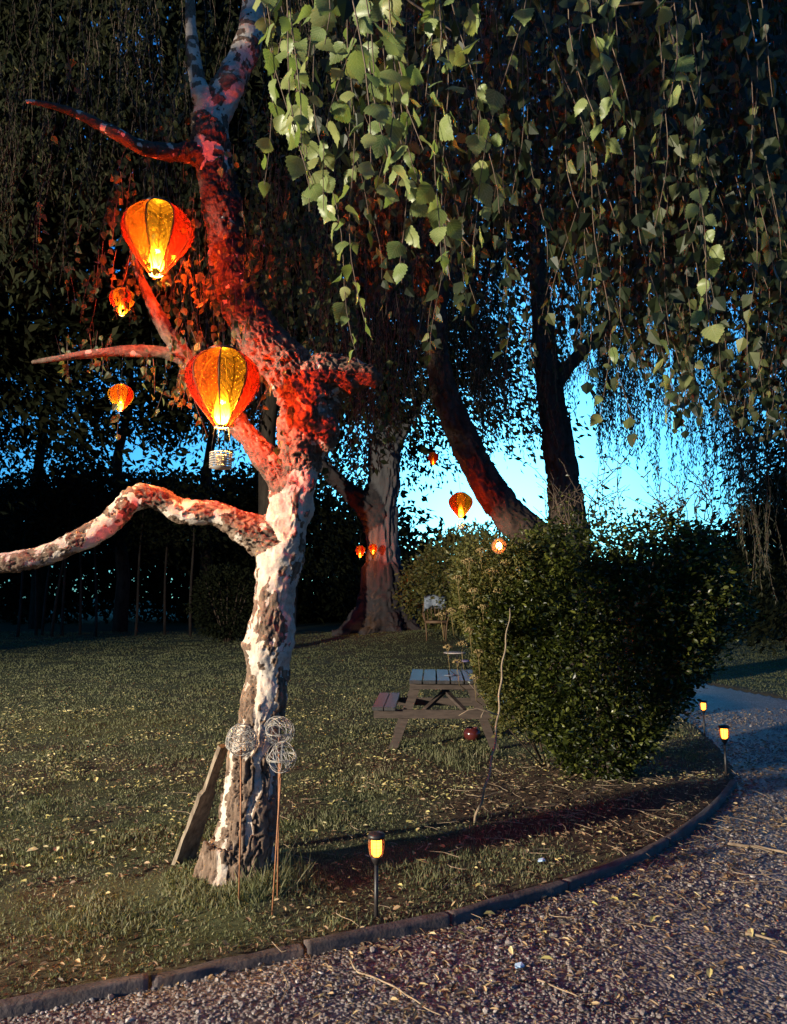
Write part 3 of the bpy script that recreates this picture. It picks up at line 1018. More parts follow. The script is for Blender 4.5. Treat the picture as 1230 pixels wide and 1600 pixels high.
leaves_obj('foliage', BL_V, BL_F, pos + d_ * 0.008, d_, n_, rng.uniform(0.036, 0.062, len(pos)), M['birch_leaf_shaded'], birch, rnd=br_)
v1, f1 = tubes_np([p for p in hpaths], 0.0009, 0.0020, 4)
v2, f2 = tubes_np(bpaths + tpaths, 0.0010, 0.0022, 3)
v3, f3 = tubes_np(pet, 0.0006, 0.0005, 3)
allv = np.concatenate([v1, v2, v3])
allf = np.concatenate([f1, f2 + len(v1), f3 + len(v1) + len(v2)])
tag(obj_np('twigs', allv, allf, M['twig'], birch, smooth=True), kind='stuff')
# overhead boughs the twigs hang from, just above the picture
mb = MB()
for pts in [[(400, 10, D + .14), (520, -90, 4.0), (640, -130, 3.3), (720, -160, 2.4), (780, -190, 1.7)], [(520, -90, 4.0), (800, -110, 4.4), (1050, -80, 4.8), (1300, -20, 5.0)],
            [(640, -130, 3.3), (850, -130, 2.9), (1050, -90, 2.5), (1250, -60, 2.2)], [(620, -20, 1.9), (640, 2, 1.9), (672, 24, 1.88), (712, 52, 1.86)], [(980, -60, 1.75), (1030, 5, 1.75), (1048, 45, 1.75), (1060, 90, 1.75), (1068, 140, 1.75)], [(960, 8, 1.8), (1010, 4, 1.8), (1080, 4, 1.82)], [(650, 270, 1.6), (690, 330, 1.58), (735, 385, 1.56)]]:
    thin = pts[0][2] < 2
    dn = catmull([(P(*q), 0.004 if thin else 0.03) for q in pts], 0.05)
    n_d = len(dn)
    mb.tube([q[0] for q in dn], [(q[1] * (1 - .7 * i / n_d)) for i, q in enumerate(dn)], 8)
mb.build('bough', M['twig'], birch)

# ------------------------------------------------------------------ willow behind the bush
DW = 12.0
willow = empty('willow_tree', (P(882, 900, DW).x, DW, 0), 'dark two-stemmed weeping willow behind the large bush', 'tree')
WL = [
    [(Vector((P(885, 900, DW).x, DW, -0.2)), .55)] + limb_px([(880, 960, 84, DW), (872, 890, 76, DW), (838, 842, 62, DW), (795, 803, 58, DW), (757, 750, 53, DW), (732, 700, 49, DW), (706, 645, 45, DW - .2), (690, 590, 42, DW - .4), (682, 530, 38, DW - .6), (690, 450, 32, DW - .8), (715, 350, 24, DW - .8), (760, 220, 16, DW - .6)]),
    limb_px([(885, 950, 72, DW), (890, 870, 64, DW + .1), (886, 800, 60, DW + .2), (876, 720, 52, DW + .3), (866, 650, 47, DW + .3), (857, 590, 44, DW + .3), (850, 520, 38, DW + .3), (842, 430, 30, DW + .3), (835, 330, 22, DW + .2), (845, 180, 14, DW)]),
    limb_px([(860, 610, 30, DW + .3), (900, 560, 22, DW + .4), (960, 500, 18, DW + .5), (1040, 430, 14, DW + .4), (1120, 380, 8, DW + .2)]),
    limb_px([(690, 560, 26, DW - .5), (640, 500, 20, DW - 1), (580, 450, 15, DW - 1.5), (500, 400, 9, DW - 2)]),
]
V, N, Q, A, R, LI = skin(WL, 0.028, 0.12)
along = (V * A).sum(1, keepdims=True)
qf = V - A * along * 0.86 + 0.05 * np.stack([fbm(V * 4, 2, 5), fbm(V * 4, 2, 6), fbm(V * 4, 2, 7)], 1)
rd = 1 - np.abs(2 * fbm(qf * 11, 3, 8) - 1) * 2.2
V2 = V + N * ((0.06 * (fbm(V * 2, 3, 9) - .5) - 0.05 * sstep(.3, .95, rd)) * np.clip(R / .2, .2, 1))[:, None]
obj_np('trunk', V2, Q, M['willow_bark'], willow, smooth=True, attrs={'white': 0 * R})
WEX = [470, 520, 560, 600, 625, 650, 690, 730, 760, 800, 850, 880, 905, 940, 960, 1000, 1050, 1100, 1140, 1180, 1230, 1400]
WEY = [640, 720, 750, 740, 720, 690, 640, 650, 720, 730, 700, 640, 600, 640, 700, 760, 790, 800, 840, 930, 960, 960]


def wend(px): return np.interp(px, WEX, WEY)


def willow_spec(n, x0, x1, d0, d1, spread, lmin, lmax, skew=1.0, endf=wend):
    out = []
    for _ in range(n):
        px, d = rng.uniform(x0, x1), rng.uniform(d0, d1)
        q = P(px, endf(px) - spread * rng.random() ** skew, d)
        out.append((q.x, q.y, q.z, q.z + rng.uniform(lmin, lmax)))
    return out


ws = willow_spec(260, 480, 1300, 9.5, 14.5, 420, 1.5, 3.2, 0.8) + willow_spec(320, 480, 1320, 9.5, 14.5, 260, 2.5, 5.0, 0.9, lambda p: 430 + 0 * p) + willow_spec(190, 470, 1320, 9.5, 14.5, 300, 2.5, 5.0, 1.0, lambda p: 200 + 0 * p)
ws += willow_spec(60, 500, 640, 8.6, 10.2, 120, 1.5, 3.0, 1.0) + willow_spec(60, 1150, 1330, 10, 14, 500, 2, 4) + willow_spec(26, 775, 850, 11, 13.5, 90, 1.2, 2.5)
ws += willow_spec(210, 945, 1190, 10.5, 14, 260, 2.0, 4.5, .8) + willow_spec(40, 735, 800, 11.5, 14, 120, 1.5, 3) + willow_spec(50, 640, 700, 11, 14, 140, 1.5, 3.0) + willow_spec(80, 860, 970, 11, 14, 110, 1.5, 3.0, 1.0, lambda p: wend(p) + 40) + willow_spec(50, 700, 770, 11, 14, 120, 1.5, 3) + willow_spec(30, 930, 1000, 11.5, 14, 60, 2.0, 3.5, 1.0, lambda p: 730 + 0 * p)
wp = strand_paths(ws)
wpos = along_strands(wp, 0.036, 0.020)
d_, n_ = leaf_dirs(len(wpos), 0.95, 0.45)
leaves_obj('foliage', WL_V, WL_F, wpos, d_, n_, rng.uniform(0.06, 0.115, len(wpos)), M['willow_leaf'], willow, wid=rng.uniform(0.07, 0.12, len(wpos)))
wq = []
for _ in range(36000):
    px = rng.uniform(560, 1500)
    wq.append(P(px, rng.uniform(-200, 400) + rng.normal(0, 40), rng.uniform(12.5, 16.5)))
wq = np.array([tuple(q) for q in wq])
clump = fbm(wq * .9, 3, 12)
wq = wq[clump > .40]
d_, n_ = leaf_dirs(len(wq), .7, .6)
leaves_obj('crown', WL_V, WL_F, wq, d_, n_, rng.uniform(.15, .30, len(wq)), M['conifer_shade_leaf'], willow, wid=rng.uniform(.35, .65, len(wq)))
v1, f1 = tubes_np([p[::3] if len(p) > 9 else p for p in wp], 0.002, 0.006, 3)
tag(obj_np('twigs', v1, f1, M['twig'], willow), kind='stuff')

# ------------------------------------------------------------------ weeping tree on the left, trunk outside the picture
left_tree = empty('weeping_tree', (-13.5, 12, 0), 'tall weeping tree overhanging the lawn on the left, its hanging sprays faintly lit', 'tree')
LT = [[(Vector((-13.5, 12, -.2)), .5), (Vector((-13.4, 12, 2)), .42), (Vector((-13.2, 11.9, 5)), .36), (Vector((-13, 11.6, 9)), .25), (Vector((-12.8, 11.4, 13)), .06)],
      [(Vector((-13.1, 11.8, 8)), .22), (Vector((-10.5, 11.4, 10.4)), .17), (Vector((-7.5, 11, 11.6)), .12), (Vector((-5, 10.5, 12.2)), .08), (Vector((-2, 9.8, 12.4)), .03)],
      [(Vector((-12.9, 11.5, 10)), .2), (Vector((-10, 11, 12)), .15), (Vector((-6.5, 10.5, 12.8)), .1), (Vector((-3, 10, 13)), .06), (Vector((0, 9.5, 12.8)), .03)]]
V, N, Q, A, R, LI = skin(LT, 0.05, 0.25)
obj_np('trunk', V + N * (0.05 * (fbm(V * 5, 3, 3) - .5))[:, None], Q, M['willow_bark'], left_tree, smooth=True, attrs={'white': 0 * R})


def lend(px): return np.interp(px, [-150, 0, 60, 110, 150, 180, 230, 260, 290, 330, 370, 420, 470, 520], [520, 470, 470, 490, 440, 330, 400, 480, 640, 700, 740, 720, 640, 600])


wq = np.array([tuple(P(rng.uniform(-320, 600), rng.uniform(-200, 420) + rng.normal(0, 40), rng.uniform(11.5, 15))) for _ in range(34000)])
wq = wq[fbm(wq * .8, 3, 13) > .40]
d_, n_ = leaf_dirs(len(wq), .7, .6)
leaves_obj('crown', WL_V, WL_F, wq, d_, n_, rng.uniform(.18, .34, len(wq)), M['conifer_shade_leaf'], left_tree, wid=rng.uniform(.4, .8, len(wq)))  # crown in the darkest leaf colour, which paints in its shade
# added unseen sprays off the left edge, shaped to shade the upper boughs
wq = np.stack([rng.uniform(-5.4, -4.0, 40000), rng.uniform(-1.2, 9.5, 40000), rng.uniform(3.0, 8.0, 40000)], 1)
wq = wq[(wq[:, 0] / np.maximum(wq[:, 1], .1) < -.62) & (fbm(wq * 1.6, 3, 14) > .40) & (wq[:, 2] > np.where(wq[:, 1] > .35, 3.25, 3.5) + .5 * (fbm(wq * 1.2 * np.array([1, 1, 0]), 3, 18) - .5))]
d_, n_ = leaf_dirs(len(wq), .7, .6)
leaves_obj('added_shade_spray', WL_V, WL_F, wq, d_, n_, rng.uniform(.12, .24, len(wq)), M['willow_leaf'], left_tree, wid=rng.uniform(.3, .5, len(wq)))
ls = []
ls += willow_spec(150, -250, 520, 7.8, 11.5, 260, 1.2, 2.8, 1.0, lend) + willow_spec(330, -300, 560, 8.0, 12, 260, 2, 4, 1.0, lambda p: 330 + 0 * p)[:90]
ls += willow_spec(26, 285, 420, 6.8, 7.6, 90, .8, 1.6, 1.0, lend)
lp = strand_paths(ls)
lpos = along_strands(lp, 0.040, 0.04)
d_, n_ = leaf_dirs(len(lpos), 0.95, 0.55)
leaves_obj('foliage', WL_V, WL_F, lpos, d_, n_, rng.uniform(0.06, 0.11, len(lpos)), M['left_leaf_shaded'], left_tree, wid=rng.uniform(0.09, 0.15, len(lpos)))
v1, f1 = tubes_np([p[::3] if len(p) > 9 else p for p in lp], 0.002, 0.005, 3)
tag(obj_np('twigs', v1, f1, M['twig'], left_tree), kind='stuff')

# ------------------------------------------------------------------ old stripped tree across the lawn
DO = 28.0
ob = P(598, 985, DO)
old = empty('old_tree', (ob.x, DO, 0), 'massive old trunk with flared foot and pale stripped upper part across the lawn', 'tree')
OL = [
    [(Vector((ob.x, DO, -0.3)), 1.55)] + limb_px([(597, 982, 110, DO), (597, 955, 88, DO), (598, 925, 78, DO), (598, 890, 72, DO), (597, 850, 60, DO), (597, 800, 60, DO), (600, 740, 60, DO), (604, 690, 58, DO), (606, 620, 50, DO), (600, 540, 42, DO), (590, 420, 30, DO), (585, 250, 16, DO)]),
    limb_px([(592, 815, 40, DO), (568, 788, 36, DO - .4), (545, 765, 32, DO - .6), (520, 742, 28, DO - .8), (495, 705, 24, DO - 1), (470, 640, 18, DO - 1)]),
    limb_px([(602, 720, 36, DO), (650, 640, 24, DO), (690, 560, 16, DO)]),
]
for a in (170, 210, 250, 290, 330, 10):
    a = math.radians(a)
    OL.append([(Vector((ob.x + .7 * math.cos(a), DO + .7 * math.sin(a), .9)), .45), (Vector((ob.x + 1.3 * math.cos(a), DO + 1.3 * math.sin(a), .38)), .3), (Vector((ob.x + 2.0 * math.cos(a), DO + 2.0 * math.sin(a), .10)), .16)])
V, N, Q, A, R, LI = skin(OL, 0.07, 0.3)
along = (V * A).sum(1, keepdims=True)
qf = V - A * along * 0.9
rd = 1 - np.abs(2 * fbm(qf * 4.5, 3, 8) - 1) * 2.2
zz_ = V[:, 2] + 0.6 * (fbm(V * 1.5, 2, 4) - .5)
strip = sstep(2.75, 2.95, zz_) * (LI != 1)
V2 = V + N * (0.25 * (fbm(V * 0.9, 3, 9) - .5) - 0.13 * sstep(.2, .95, rd) - 0.09 * strip)[:, None]
obj_np('trunk', V2, Q, M['old_bark'], old, smooth=True, attrs={'white': strip})


def crown(n, cx, cyy, z0, z1, r0, r1, size, mat, parent, droop=0.6, lumps=14, seed=1, wid=0.45, tmpl=None, name='crown', gap=None):
    """foliage clumped on lumps between z0 and z1, radius r0 at the bottom and r1 at the top"""
    g = np.random.default_rng(seed)
    lz = g.uniform(0, 1, lumps * 6)
    lr = (r0 + (r1 - r0) * lz) * np.sqrt(g.uniform(0.25, 1.0, len(lz)))
    la = g.uniform(0, 6.283, len(lz))
    C = np.stack([cx + lr * np.cos(la), cyy + lr * np.sin(la), z0 + (z1 - z0) * lz], 1)
    k = g.integers(0, len(C), n)
    sg = 0.16 * max(r0, r1)
    pos = C[k] + g.normal(0, 1, (n, 3)) * np.array([sg, sg, sg * 0.8])
    if gap:
        pos = pos[~((pos[:, 2] > gap[0]) & (pos[:, 2] < gap[1]) & (fbm(pos * np.array([.28, .1, .5]), 3, 5) > .47))]
        n = len(pos)
    d = unit(pos - np.array([cx, cyy, 0]) * [1, 1, 0] - np.array([0, 0, 1]) * pos[:, 2:3] * 1.0)
    d = unit(d * 0.7 + g.normal(0, 0.45, (n, 3)) + np.array([0, 0, -droop]))
    tV, tF = tmpl or (WL_V, WL_F)
    sz = g.uniform(0.6, 1.2, n) * size
    return leaves_obj(name, tV, tF, pos, d, g.normal(size=(n, 3)), sz, mat, parent, wid=sz * wid / 0.22, rnd=g.random(n))


crown(22000, ob.x, DO, 7.2, 17, 6.0, 3.0, 0.30, M['conifer_shade_leaf'], old, seed=5)

# ------------------------------------------------------------------ dark wood on the left and right
def dark_tree(px, d, h, r, label, seed, n=15000, zlow=1.2, cat='tree', size=.30):
    x = P(px, 900, d).x
    o = empty('conifer_tree', (x, d, 0), label, cat, 'dark trees round the garden')
    mb = MB()
    g = random.Random(seed)
    pts = [(x + g.uniform(-.15, .15) * k, d + g.uniform(-.15, .15) * k, h * k / 6 - .3) for k in range(7)]
    mb.tube(pts, [.34 - .045 * k for k in range(7)], 10)
    mb.build('trunk', M['pole'], o)
    crown(n, x, d, zlow, h, r, r * .3, size, M['conifer_shade_leaf'], o, seed=seed, lumps=16, gap=(7.0, 10.6) if d > 30 else None)
    return o


dark_tree(-120, 34, 20, 4.6, 'dark conifer at the far left edge of the lawn', 11, zlow=3.2)
dark_tree(60, 36, 22, 4.4, 'tall dark conifer behind the far end of the low limb', 12, zlow=3.4)
dark_tree(190, 33, 16, 3.6, 'dark tree rising behind the small lower lantern', 13, zlow=3.6, n=12000)
dark_tree(320, 37, 21, 4.4, 'dark tree seen between the large lantern and the birch trunk', 14, zlow=3.2)
dark_tree(455, 38, 20, 4.2, 'dark tree directly behind the birch trunk', 15, zlow=1.5)
dark_tree(1330, 20, 12, 3.6, 'dark tree at the right edge beyond the driveway', 17, zlow=.8, n=12000, size=.22)
dark_tree(1235, 26, 6.0, 2.2, 'low dark tree right of the bush beyond the driveway', 18, zlow=.4, n=11000, size=.22)

dark_tree(-90, 20, 19, 5.4, 'nearest tall dark tree filling the upper left above the small lanterns', 21, zlow=6.9, n=34000, size=.36)
dark_tree(425, 22, 20, 5.8, 'tall dark tree behind the upper birch limbs', 22, zlow=7.5, n=36000, size=.36)
dark_tree(-230, 22, 18, 4.5, 'dark tree outside the left edge above the lawn', 23, zlow=3.0, n=14000, size=.24)
# woodland mass closing the view
wood_c = []
for _ in range(240):
    px = rng.uniform(-500, 640)
    d = rng.uniform(42, 56)
    top = np.interp(px, [-500, 0, 80, 300, 420, 640], [10, 9.5, 8.2, 8.0, 8.6, 6.5])
    q = P(px, 900, d)
    wood_c.append((q.x, q.y, rng.uniform(0, top)))
for _ in range(150):
    px = rng.uniform(640, 1900)
    d = rng.uniform(36, 50)
    top = np.interp(px, [640, 740, 900, 1100, 1180, 1300], [5.0, 4.6, 3.2, 3.2, 5.5, 10])
    q = P(px, 900, d)
    wood_c.append((q.x, q.y, rng.uniform(0, top)))
wood_c = np.array(wood_c)
k = rng.integers(0, len(wood_c), 95000)
pos = wood_c[k] + rng.normal(0, 1, (len(k), 3)) * np.array([1.5, 1.2, .8])
pos[:, 2] = np.abs(pos[:, 2])
wd = leaves_obj('far_woodland', WL_V, WL_F, pos, leaf_dirs(len(pos), .5, .8)[0], rng.normal(size=(len(pos), 3)), rng.uniform(.35, .7, len(pos)), M['conifer_shade_leaf'], None, wid=rng.uniform(.8, 1.5, len(pos)))
tag(wd, 'dark distant woodland closing off the far side of the lawn', 'woodland', kind='stuff')

# slender bare trunks at the dark edge of the lawn
SL = ['leftmost', 'second', 'third', 'fourth', 'fifth', 'sixth', 'seventh', 'eighth', 'ninth', 'tenth']
for k, (px, top, lean) in enumerate([(27, 890, 1), (55, 900, -1), (64, 895, 3), (80, 900, 4), (98, 895, -1), (126, 890, -2), (150, 940, -2), (211, 905, 1), (256, 905, 0), (297, 960, 0)]):
    d = 29.0 + (k % 3) * .7
    bx = P(px, 1000, d).x
    o = empty('slender_tree', (bx, d, 0), SL[k] + ' from the left of the thin bare trunks under the low birch limb', 'tree', 'slender trunks at the lawn edge')
    mb = MB()
    h = 5.5
    mb.tube([(bx + lean * .02 * j + .03 * math.sin(j + k), d, tz(bx, d) - .1 + h * j / 7) for j in range(8)], [.062 - .005 * j for j in range(8)], 7)
    mb.build('trunk', M['pole'], o)
    n = 500
    p = np.stack([bx + rng.normal(0, .7, n), d + rng.normal(0, .7, n), rng.uniform(3.6, 6.5, n)], 1)
    leaves_obj('crown', WL_V, WL_F, p, leaf_dirs(n, .5, .8)[0], rng.normal(size=(n, 3)), rng.uniform(.15, .3, n), M['conifer_shade_leaf'], o, wid=rng.uniform(.4, .7, n))


def round_shrub(name, c, rx, ry, rz, n, size, mat, label, seed, wid=1.0, tmpl=None, cat='shrub', inner=.55):
    g = np.random.default_rng(seed)
    o = empty(name, (c[0], c[1], c[2]), label, cat)
    u = unit(g.normal(size=(n, 3)))
    rr = g.uniform(inner, 1.0, n) ** 0.6 * (0.72 + 0.5 * fbm(u * 2.6 + seed, 3, seed))
    pos = np.array(c) + np.array([0, 0, rz]) + u * rr[:, None] * np.array([rx, ry, rz])
    pos = pos[pos[:, 2] > c[2] - .05]
    n = len(pos)
    tV, tF = tmpl or (OV_V, OV_F)
    sz = g.uniform(.6, 1.15, n) * size
    leaves_obj('foliage', tV, tF, pos, unit(u[:n] * .8 + g.normal(0, .6, (n, 3))), g.normal(size=(n, 3)), sz, mat, o, wid=sz * wid, rnd=g.random(n))
    mb = MB()
    for k in range(7):
        a = k * .9
        mb.tube([Vector(c) + Vector((.05 * math.cos(a), .05 * math.sin(a), -.05)), Vector(c) + Vector((rx * .4 * math.cos(a), ry * .4 * math.sin(a), rz * .9)), Vector(c) + Vector((rx * .6 * math.cos(a), ry * .6 * math.sin(a), rz * 1.5))], [.03, .02, .008], 6)
    mb.build('stems', M['twig'], o)
    return o


def gz(px, py, d): return P(px, py, d)


q = P(355, 985, 26)
round_shrub('shrub', (q.x, 26, 0), 1.3, 1.1, 1.35, 4500, .15, M['conifer_shade_leaf'], 'dim bluish shrub just left of the birch trunk at the lawn edge', 31)
q = P(665, 960, 25)
round_shrub('shrub', (q.x + .9, 25.5, .3), 1.9, 1.5, 1.5, 5000, .15, M['shrub_leaf'], 'dark leafy shrub right of the old trunk behind the chair', 32)
q = P(730, 960, 22)
round_shrub('shrub', (q.x + .2, 23, .3), 1.7, 1.4, 1.75, 5500, .14, M['shrub_leaf'], 'rounded blue-grey shrub below the middle balloon lantern', 33)
q = P(780, 960, 18)
round_shrub('shrub', (q.x + .3, 18, 0), 1.6, 1.3, 1.75, 5500, .12, M['shrub_leaf'], 'tall dark shrub behind the foot of the willow', 34)

# ------------------------------------------------------------------ the large bush
def bush_half(zrel):      # outline from the photo: z -> (left px, right px) as seen at its depth
    ypx = zrel
    xl = np.interp(ypx, [795, 815, 860, 950, 1050, 1100, 1150, 1200, 1245], [900, 860, 785, 735, 765, 790, 828, 868, 905])
    xr = np.interp(ypx, [795, 815, 860, 950, 1050, 1100, 1150, 1200, 1245], [1000, 1080, 1130, 1150, 1105, 1070, 1025, 980, 950])
    return xl, xr


DB = 6.75
bush = empty('bush', (BUSH.x, DB, 0), 'large dense dark green bush on the lawn, broad top narrowing to its foot', 'bush')
nb_ = 56000
yy = rng.triangular(800, 940, 1245, nb_)
th = rng.uniform(0, 2 * np.pi, nb_)
rad = rng.uniform(0.35, 1.0, nb_) ** 0.45
xl, xr = bush_half(yy)
zrow = np.array([P(900, y_, DB).z for y_ in (770, 1245)])
zb = np.interp(yy, [770, 1245], zrow)
cx_, hw_ = ((xl + xr) / 2 - CX) * DB / F, (xr - xl) / 2 * DB / F
und = 0.84 + 0.16 * 2 * (fbm(np.stack([np.cos(th) * 1.6, np.sin(th) * 1.6, zb * 2.0], 1), 2, 77) - .25) + .42 * (fbm(np.stack([np.cos(th) * 5.5, np.sin(th) * 5.5, zb * 5.5], 1), 3, 78) - .5)
pos = np.stack([cx_ + hw_ * und * rad * np.cos(th), DB + 0.86 * hw_ * und * rad * np.sin(th), zb + rng.normal(0, .05, nb_)], 1)
outw = np.stack([np.cos(th), np.sin(th), 0.25 * np.ones(nb_)], 1)
d_ = unit(outw * .8 + rng.normal(0, .55, (nb_, 3)))
n_ = unit(rng.normal(0, .7, (nb_, 3)) + np.array([0, 0, .7]))
sz = rng.uniform(.032, .060, nb_)
front = np.argsort(np.where((np.sin(th) < -.2) & (rad > .9) & (und > .95), rng.random(nb_), 9))[:300]
restb = np.setdiff1d(np.arange(nb_), front)
leaves_obj('foliage', OV_V, OV_F, pos[restb], d_[restb], n_[restb], sz[restb], M['bush_leaf'], bush, wid=sz[restb] * 1.05)
bl_me = [mesh_np('bush_leaf', OV_V * np.array([a, 1, 1.2]), OV_F, M['bush_leaf'], attrs={'rnd': np.zeros(len(OV_V))}) for a in (.9, 1.05, 1.2)]
for k, i in enumerate(front):
    y = Vector(d_[i])
    zv = Vector(n_[i])
    zv = (zv - y * zv.dot(y)).normalized()
    x = y.cross(zv)
    s = float(sz[i]) * 1.1
    o = bpy.data.objects.new('leaf', bl_me[k % 3])
    mt = Matrix((x * s, y * s, zv * s)).transposed().to_4x4()
    mt.translation = Vector(pos[i]) + Vector(outw[i]) * .015
    o.matrix_basis = mt
    link(o, bush)
mb = MB()
for k in range(16):
    a = rng.uniform(0, 6.28)
    r = rng.uniform(.15, .6)
    zt = rng.uniform(1.1, 2.1)
    mb.tube([(BUSH.x + .1 * math.cos(a), DB + .1 * math.sin(a), -.05), (BUSH.x + .35 * r * math.cos(a), DB + .3 * r * math.sin(a), zt * .4), (BUSH.x + .75 * r * math.cos(a), DB + .65 * r * math.sin(a), zt * .75), (BUSH.x + r * math.cos(a), DB + .9 * r * math.sin(a), zt)], [.024, .017, .011, .004], 6)
mb.build('stems', M['willow_bark'], bush)
# short shoots that make its outline ragged
rg_paths = []
for i in rng.choice(np.where((rad > .93) & (np.sin(th) < .45))[0], 330, replace=False):
    L = rng.uniform(.08, .26)
    dirv = unit(np.array([[np.cos(th[i]), np.sin(th[i]), rng.uniform(-.1, .9)]]) + rng.normal(0, .3, (1, 3)))[0]
    tt = np.linspace(0, 1, 5)[:, None]
    rg_paths.append(pos[i] + dirv * L * tt + np.array([0, 0, -.06]) * tt ** 2)
rp = along_strands(rg_paths, .022, .008)
dr_, nr_ = leaf_dirs(len(rp), -.25, .8)
leaves_obj('shoot_leaves', OV_V, OV_F, rp, dr_, nr_, rng.uniform(.028, .055, len(rp)), M['bush_leaf'], bush, rnd=rng.uniform(.35, 1.0, len(rp)))
# upright shoots breaking out of the top of the bush against the sky
sh_paths, sh_pos = [], []
for _ in range(30):
    px = rng.uniform(850, 1130)
    p0 = P(px, rng.uniform(810, 840), DB + rng.uniform(-.4, .5))
    L = rng.uniform(.25, .95) * (1.0 if 890 < px < 1060 else .55)
    bend = rng.normal(0, .25, 2)
    tt = np.linspace(0, 1, 9)
    p = np.stack([p0.x + bend[0] * tt ** 2 * L + .02 * np.sin(6 * tt + px), p0.y + bend[1] * tt ** 2 * L, p0.z + L * tt], 1)
    sh_paths.append(p)
    for _b in range(4):
        j = rng.integers(2, 8)
        e = p[j] + np.array([rng.normal(0, .13), rng.normal(0, .08), rng.uniform(.08, .22)])
        sh_paths.append(np.stack([p[j], (p[j] + e) / 2 + rng.normal(0, .015, 3), e]))
sp_ = along_strands(sh_paths, .11, .012)
d_, n_ = leaf_dirs(len(sp_), -.3, .8)
leaves_obj('shoot_foliage', OV_V, OV_F, sp_, d_, n_, rng.uniform(.025, .045, len(sp_)), M['bush_leaf'], bush)
v1, f1 = tubes_np(sh_paths, .005, .0018, 4)
tag(obj_np('shoots', v1, f1, M['twig'], bush), kind='stuff')

# flowering shrub merged into its left flank
DF = 6.9
q = P(755, 1140, DF)
fs = empty('flowering_shrub', (q.x, DF, 0), 'paler shrub with dried flower heads against the left side of the bush', 'shrub')
n = 30000
yy = rng.triangular(835, 960, 1150, n)
xl = np.interp(yy, [800, 850, 900, 960, 1010, 1060, 1120], [745, 715, 705, 708, 735, 740, 765])
xr = np.interp(yy, [800, 850, 900, 960, 1010, 1060, 1120], [840, 870, 880, 870, 850, 840, 830])
th = rng.uniform(0, 2 * np.pi, n)
rad = rng.uniform(.2, 1, n) ** .5
zb = np.interp(yy, [770, 1245], [P(755, 770, DF).z, P(755, 1245, DF).z])
und = .8 + .45 * fbm(np.stack([np.cos(th) * 2, np.sin(th) * 2, zb * 5], 1), 4, 99)
cx_, hw_ = ((xl + xr) / 2 - CX) * DF / F, (xr - xl) / 2 * DF / F
pos = np.stack([cx_ + hw_ * und * rad * np.cos(th), DF - .1 + .9 * hw_ * und * rad * np.sin(th), zb + rng.normal(0, .03, n)], 1)
d_ = unit(np.stack([np.cos(th), np.sin(th), .4 + 0 * th], 1) * .7 + rng.normal(0, .6, (n, 3)))
leaves_obj('foliage', WL_V, WL_F, pos, d_, rng.normal(size=(n, 3)), rng.uniform(.025, .055, n), M['shrub_leaf'], fs, wid=rng.uniform(.06, .13, n))
mb = MB()
for k in range(5):
    a = rng.uniform(0, 6.28)
    zt = rng.uniform(.8, 1.5)
    mb.tube([(q.x + .62, DF + .25, -.03), (q.x + .32 + .12 * math.cos(a), DF + .12 * math.sin(a), zt * .5), (q.x + .18 * math.cos(a), DF + .2 * math.sin(a), zt)], [.009, .006, .003], 5)
mb.build('stems', M['twig'], fs)
heads = [(732, 880, 26), (768, 895, 24), (690, 962, 16), (706, 955, 16), (722, 1008, 18), (700, 1012, 14), (740, 925, 20), (716, 905, 18), (755, 950, 18), (735, 985, 16), (752, 862, 18), (780, 925, 18), (726, 950, 16), (715, 1035, 15), (748, 1020, 16), (790, 880, 18), (742, 1060, 15)]
for k, (px, py, wpx) in enumerate(heads):
    c = P(px, py, DF - .45 - .05 * (k % 3))
    r = wpx * .5 * (DF - .45) / F
    mb = MB()
    g = random.Random(k)
    for j in range(46):
        a, u = g.uniform(0, 6.28), g.random() ** .5
        cc = c + Vector((r * u * math.cos(a), r * u * math.sin(a), r * .55 * (1 - u * u) + g.uniform(-.006, .006)))
        s = g.uniform(.005, .010)
        mb.add([cc + Vector(v) * s for v in ((1, 0, 0), (-1, 0, 0), (0, 1, 0), (0, -1, 0), (0, 0, 1), (0, 0, -1))], [(0, 2, 4), (2, 1, 4), (1, 3, 4), (3, 0, 4), (2, 0, 5), (1, 2, 5), (3, 1, 5), (0, 3, 5)])
    for j in range(5):
        a = j * 1.26
        mb.tube([c + Vector((r * .5 * math.cos(a), r * .5 * math.sin(a), r * .3)), c + Vector((0, .02, -r * 1.2))], .0018, 4)
    mb.tube([c + Vector((0, .02, -r * 1.2)), c + Vector((.03, .18, -r * 1.2 - .16)), c + Vector((.10, .36, -r * 1.2 - .22))], .003, 4)
    mb.build('flower_head', M['flower'], fs)

# bare curving stem in front of the bush
mb = MB()
st = catmull([(G(738, 1284) + Vector((0, 0, -.04)), .010), (P(757, 1235, 5.32), .009), (P(770, 1180, 5.36), .008), (P(778, 1120, 5.42), .0075), (P(783, 1060, 5.5), .007), (P(790, 1005, 5.6), .006), (P(798, 950, 5.7), .004)], .03)
mb.tube([s[0] + Vector((.006 * math.sin(i * .9), 0, 0)) for i, s in enumerate(st)], [s[1] for s in st], 8)
stem = mb.build('sapling_stem', M['dry_twig'])
tag(stem, 'thin bare curving stem rising in front of the bush from the litter', 'sapling')
mb = MB()
mb.tube([P(777, 1117, 5.42), P(760, 1111, 5.4), P(745, 1107, 5.38), P(731, 1110, 5.36), P(717, 1118, 5.34)], [.006, .006, .005, .004, .002], 6)
mb.tube([P(757, 1110, 5.4), P(752, 1119, 5.38), P(752, 1122, 5.38)], [.004, .003, .002], 5)
mb.build('side_twig', M['dry_twig'], stem)

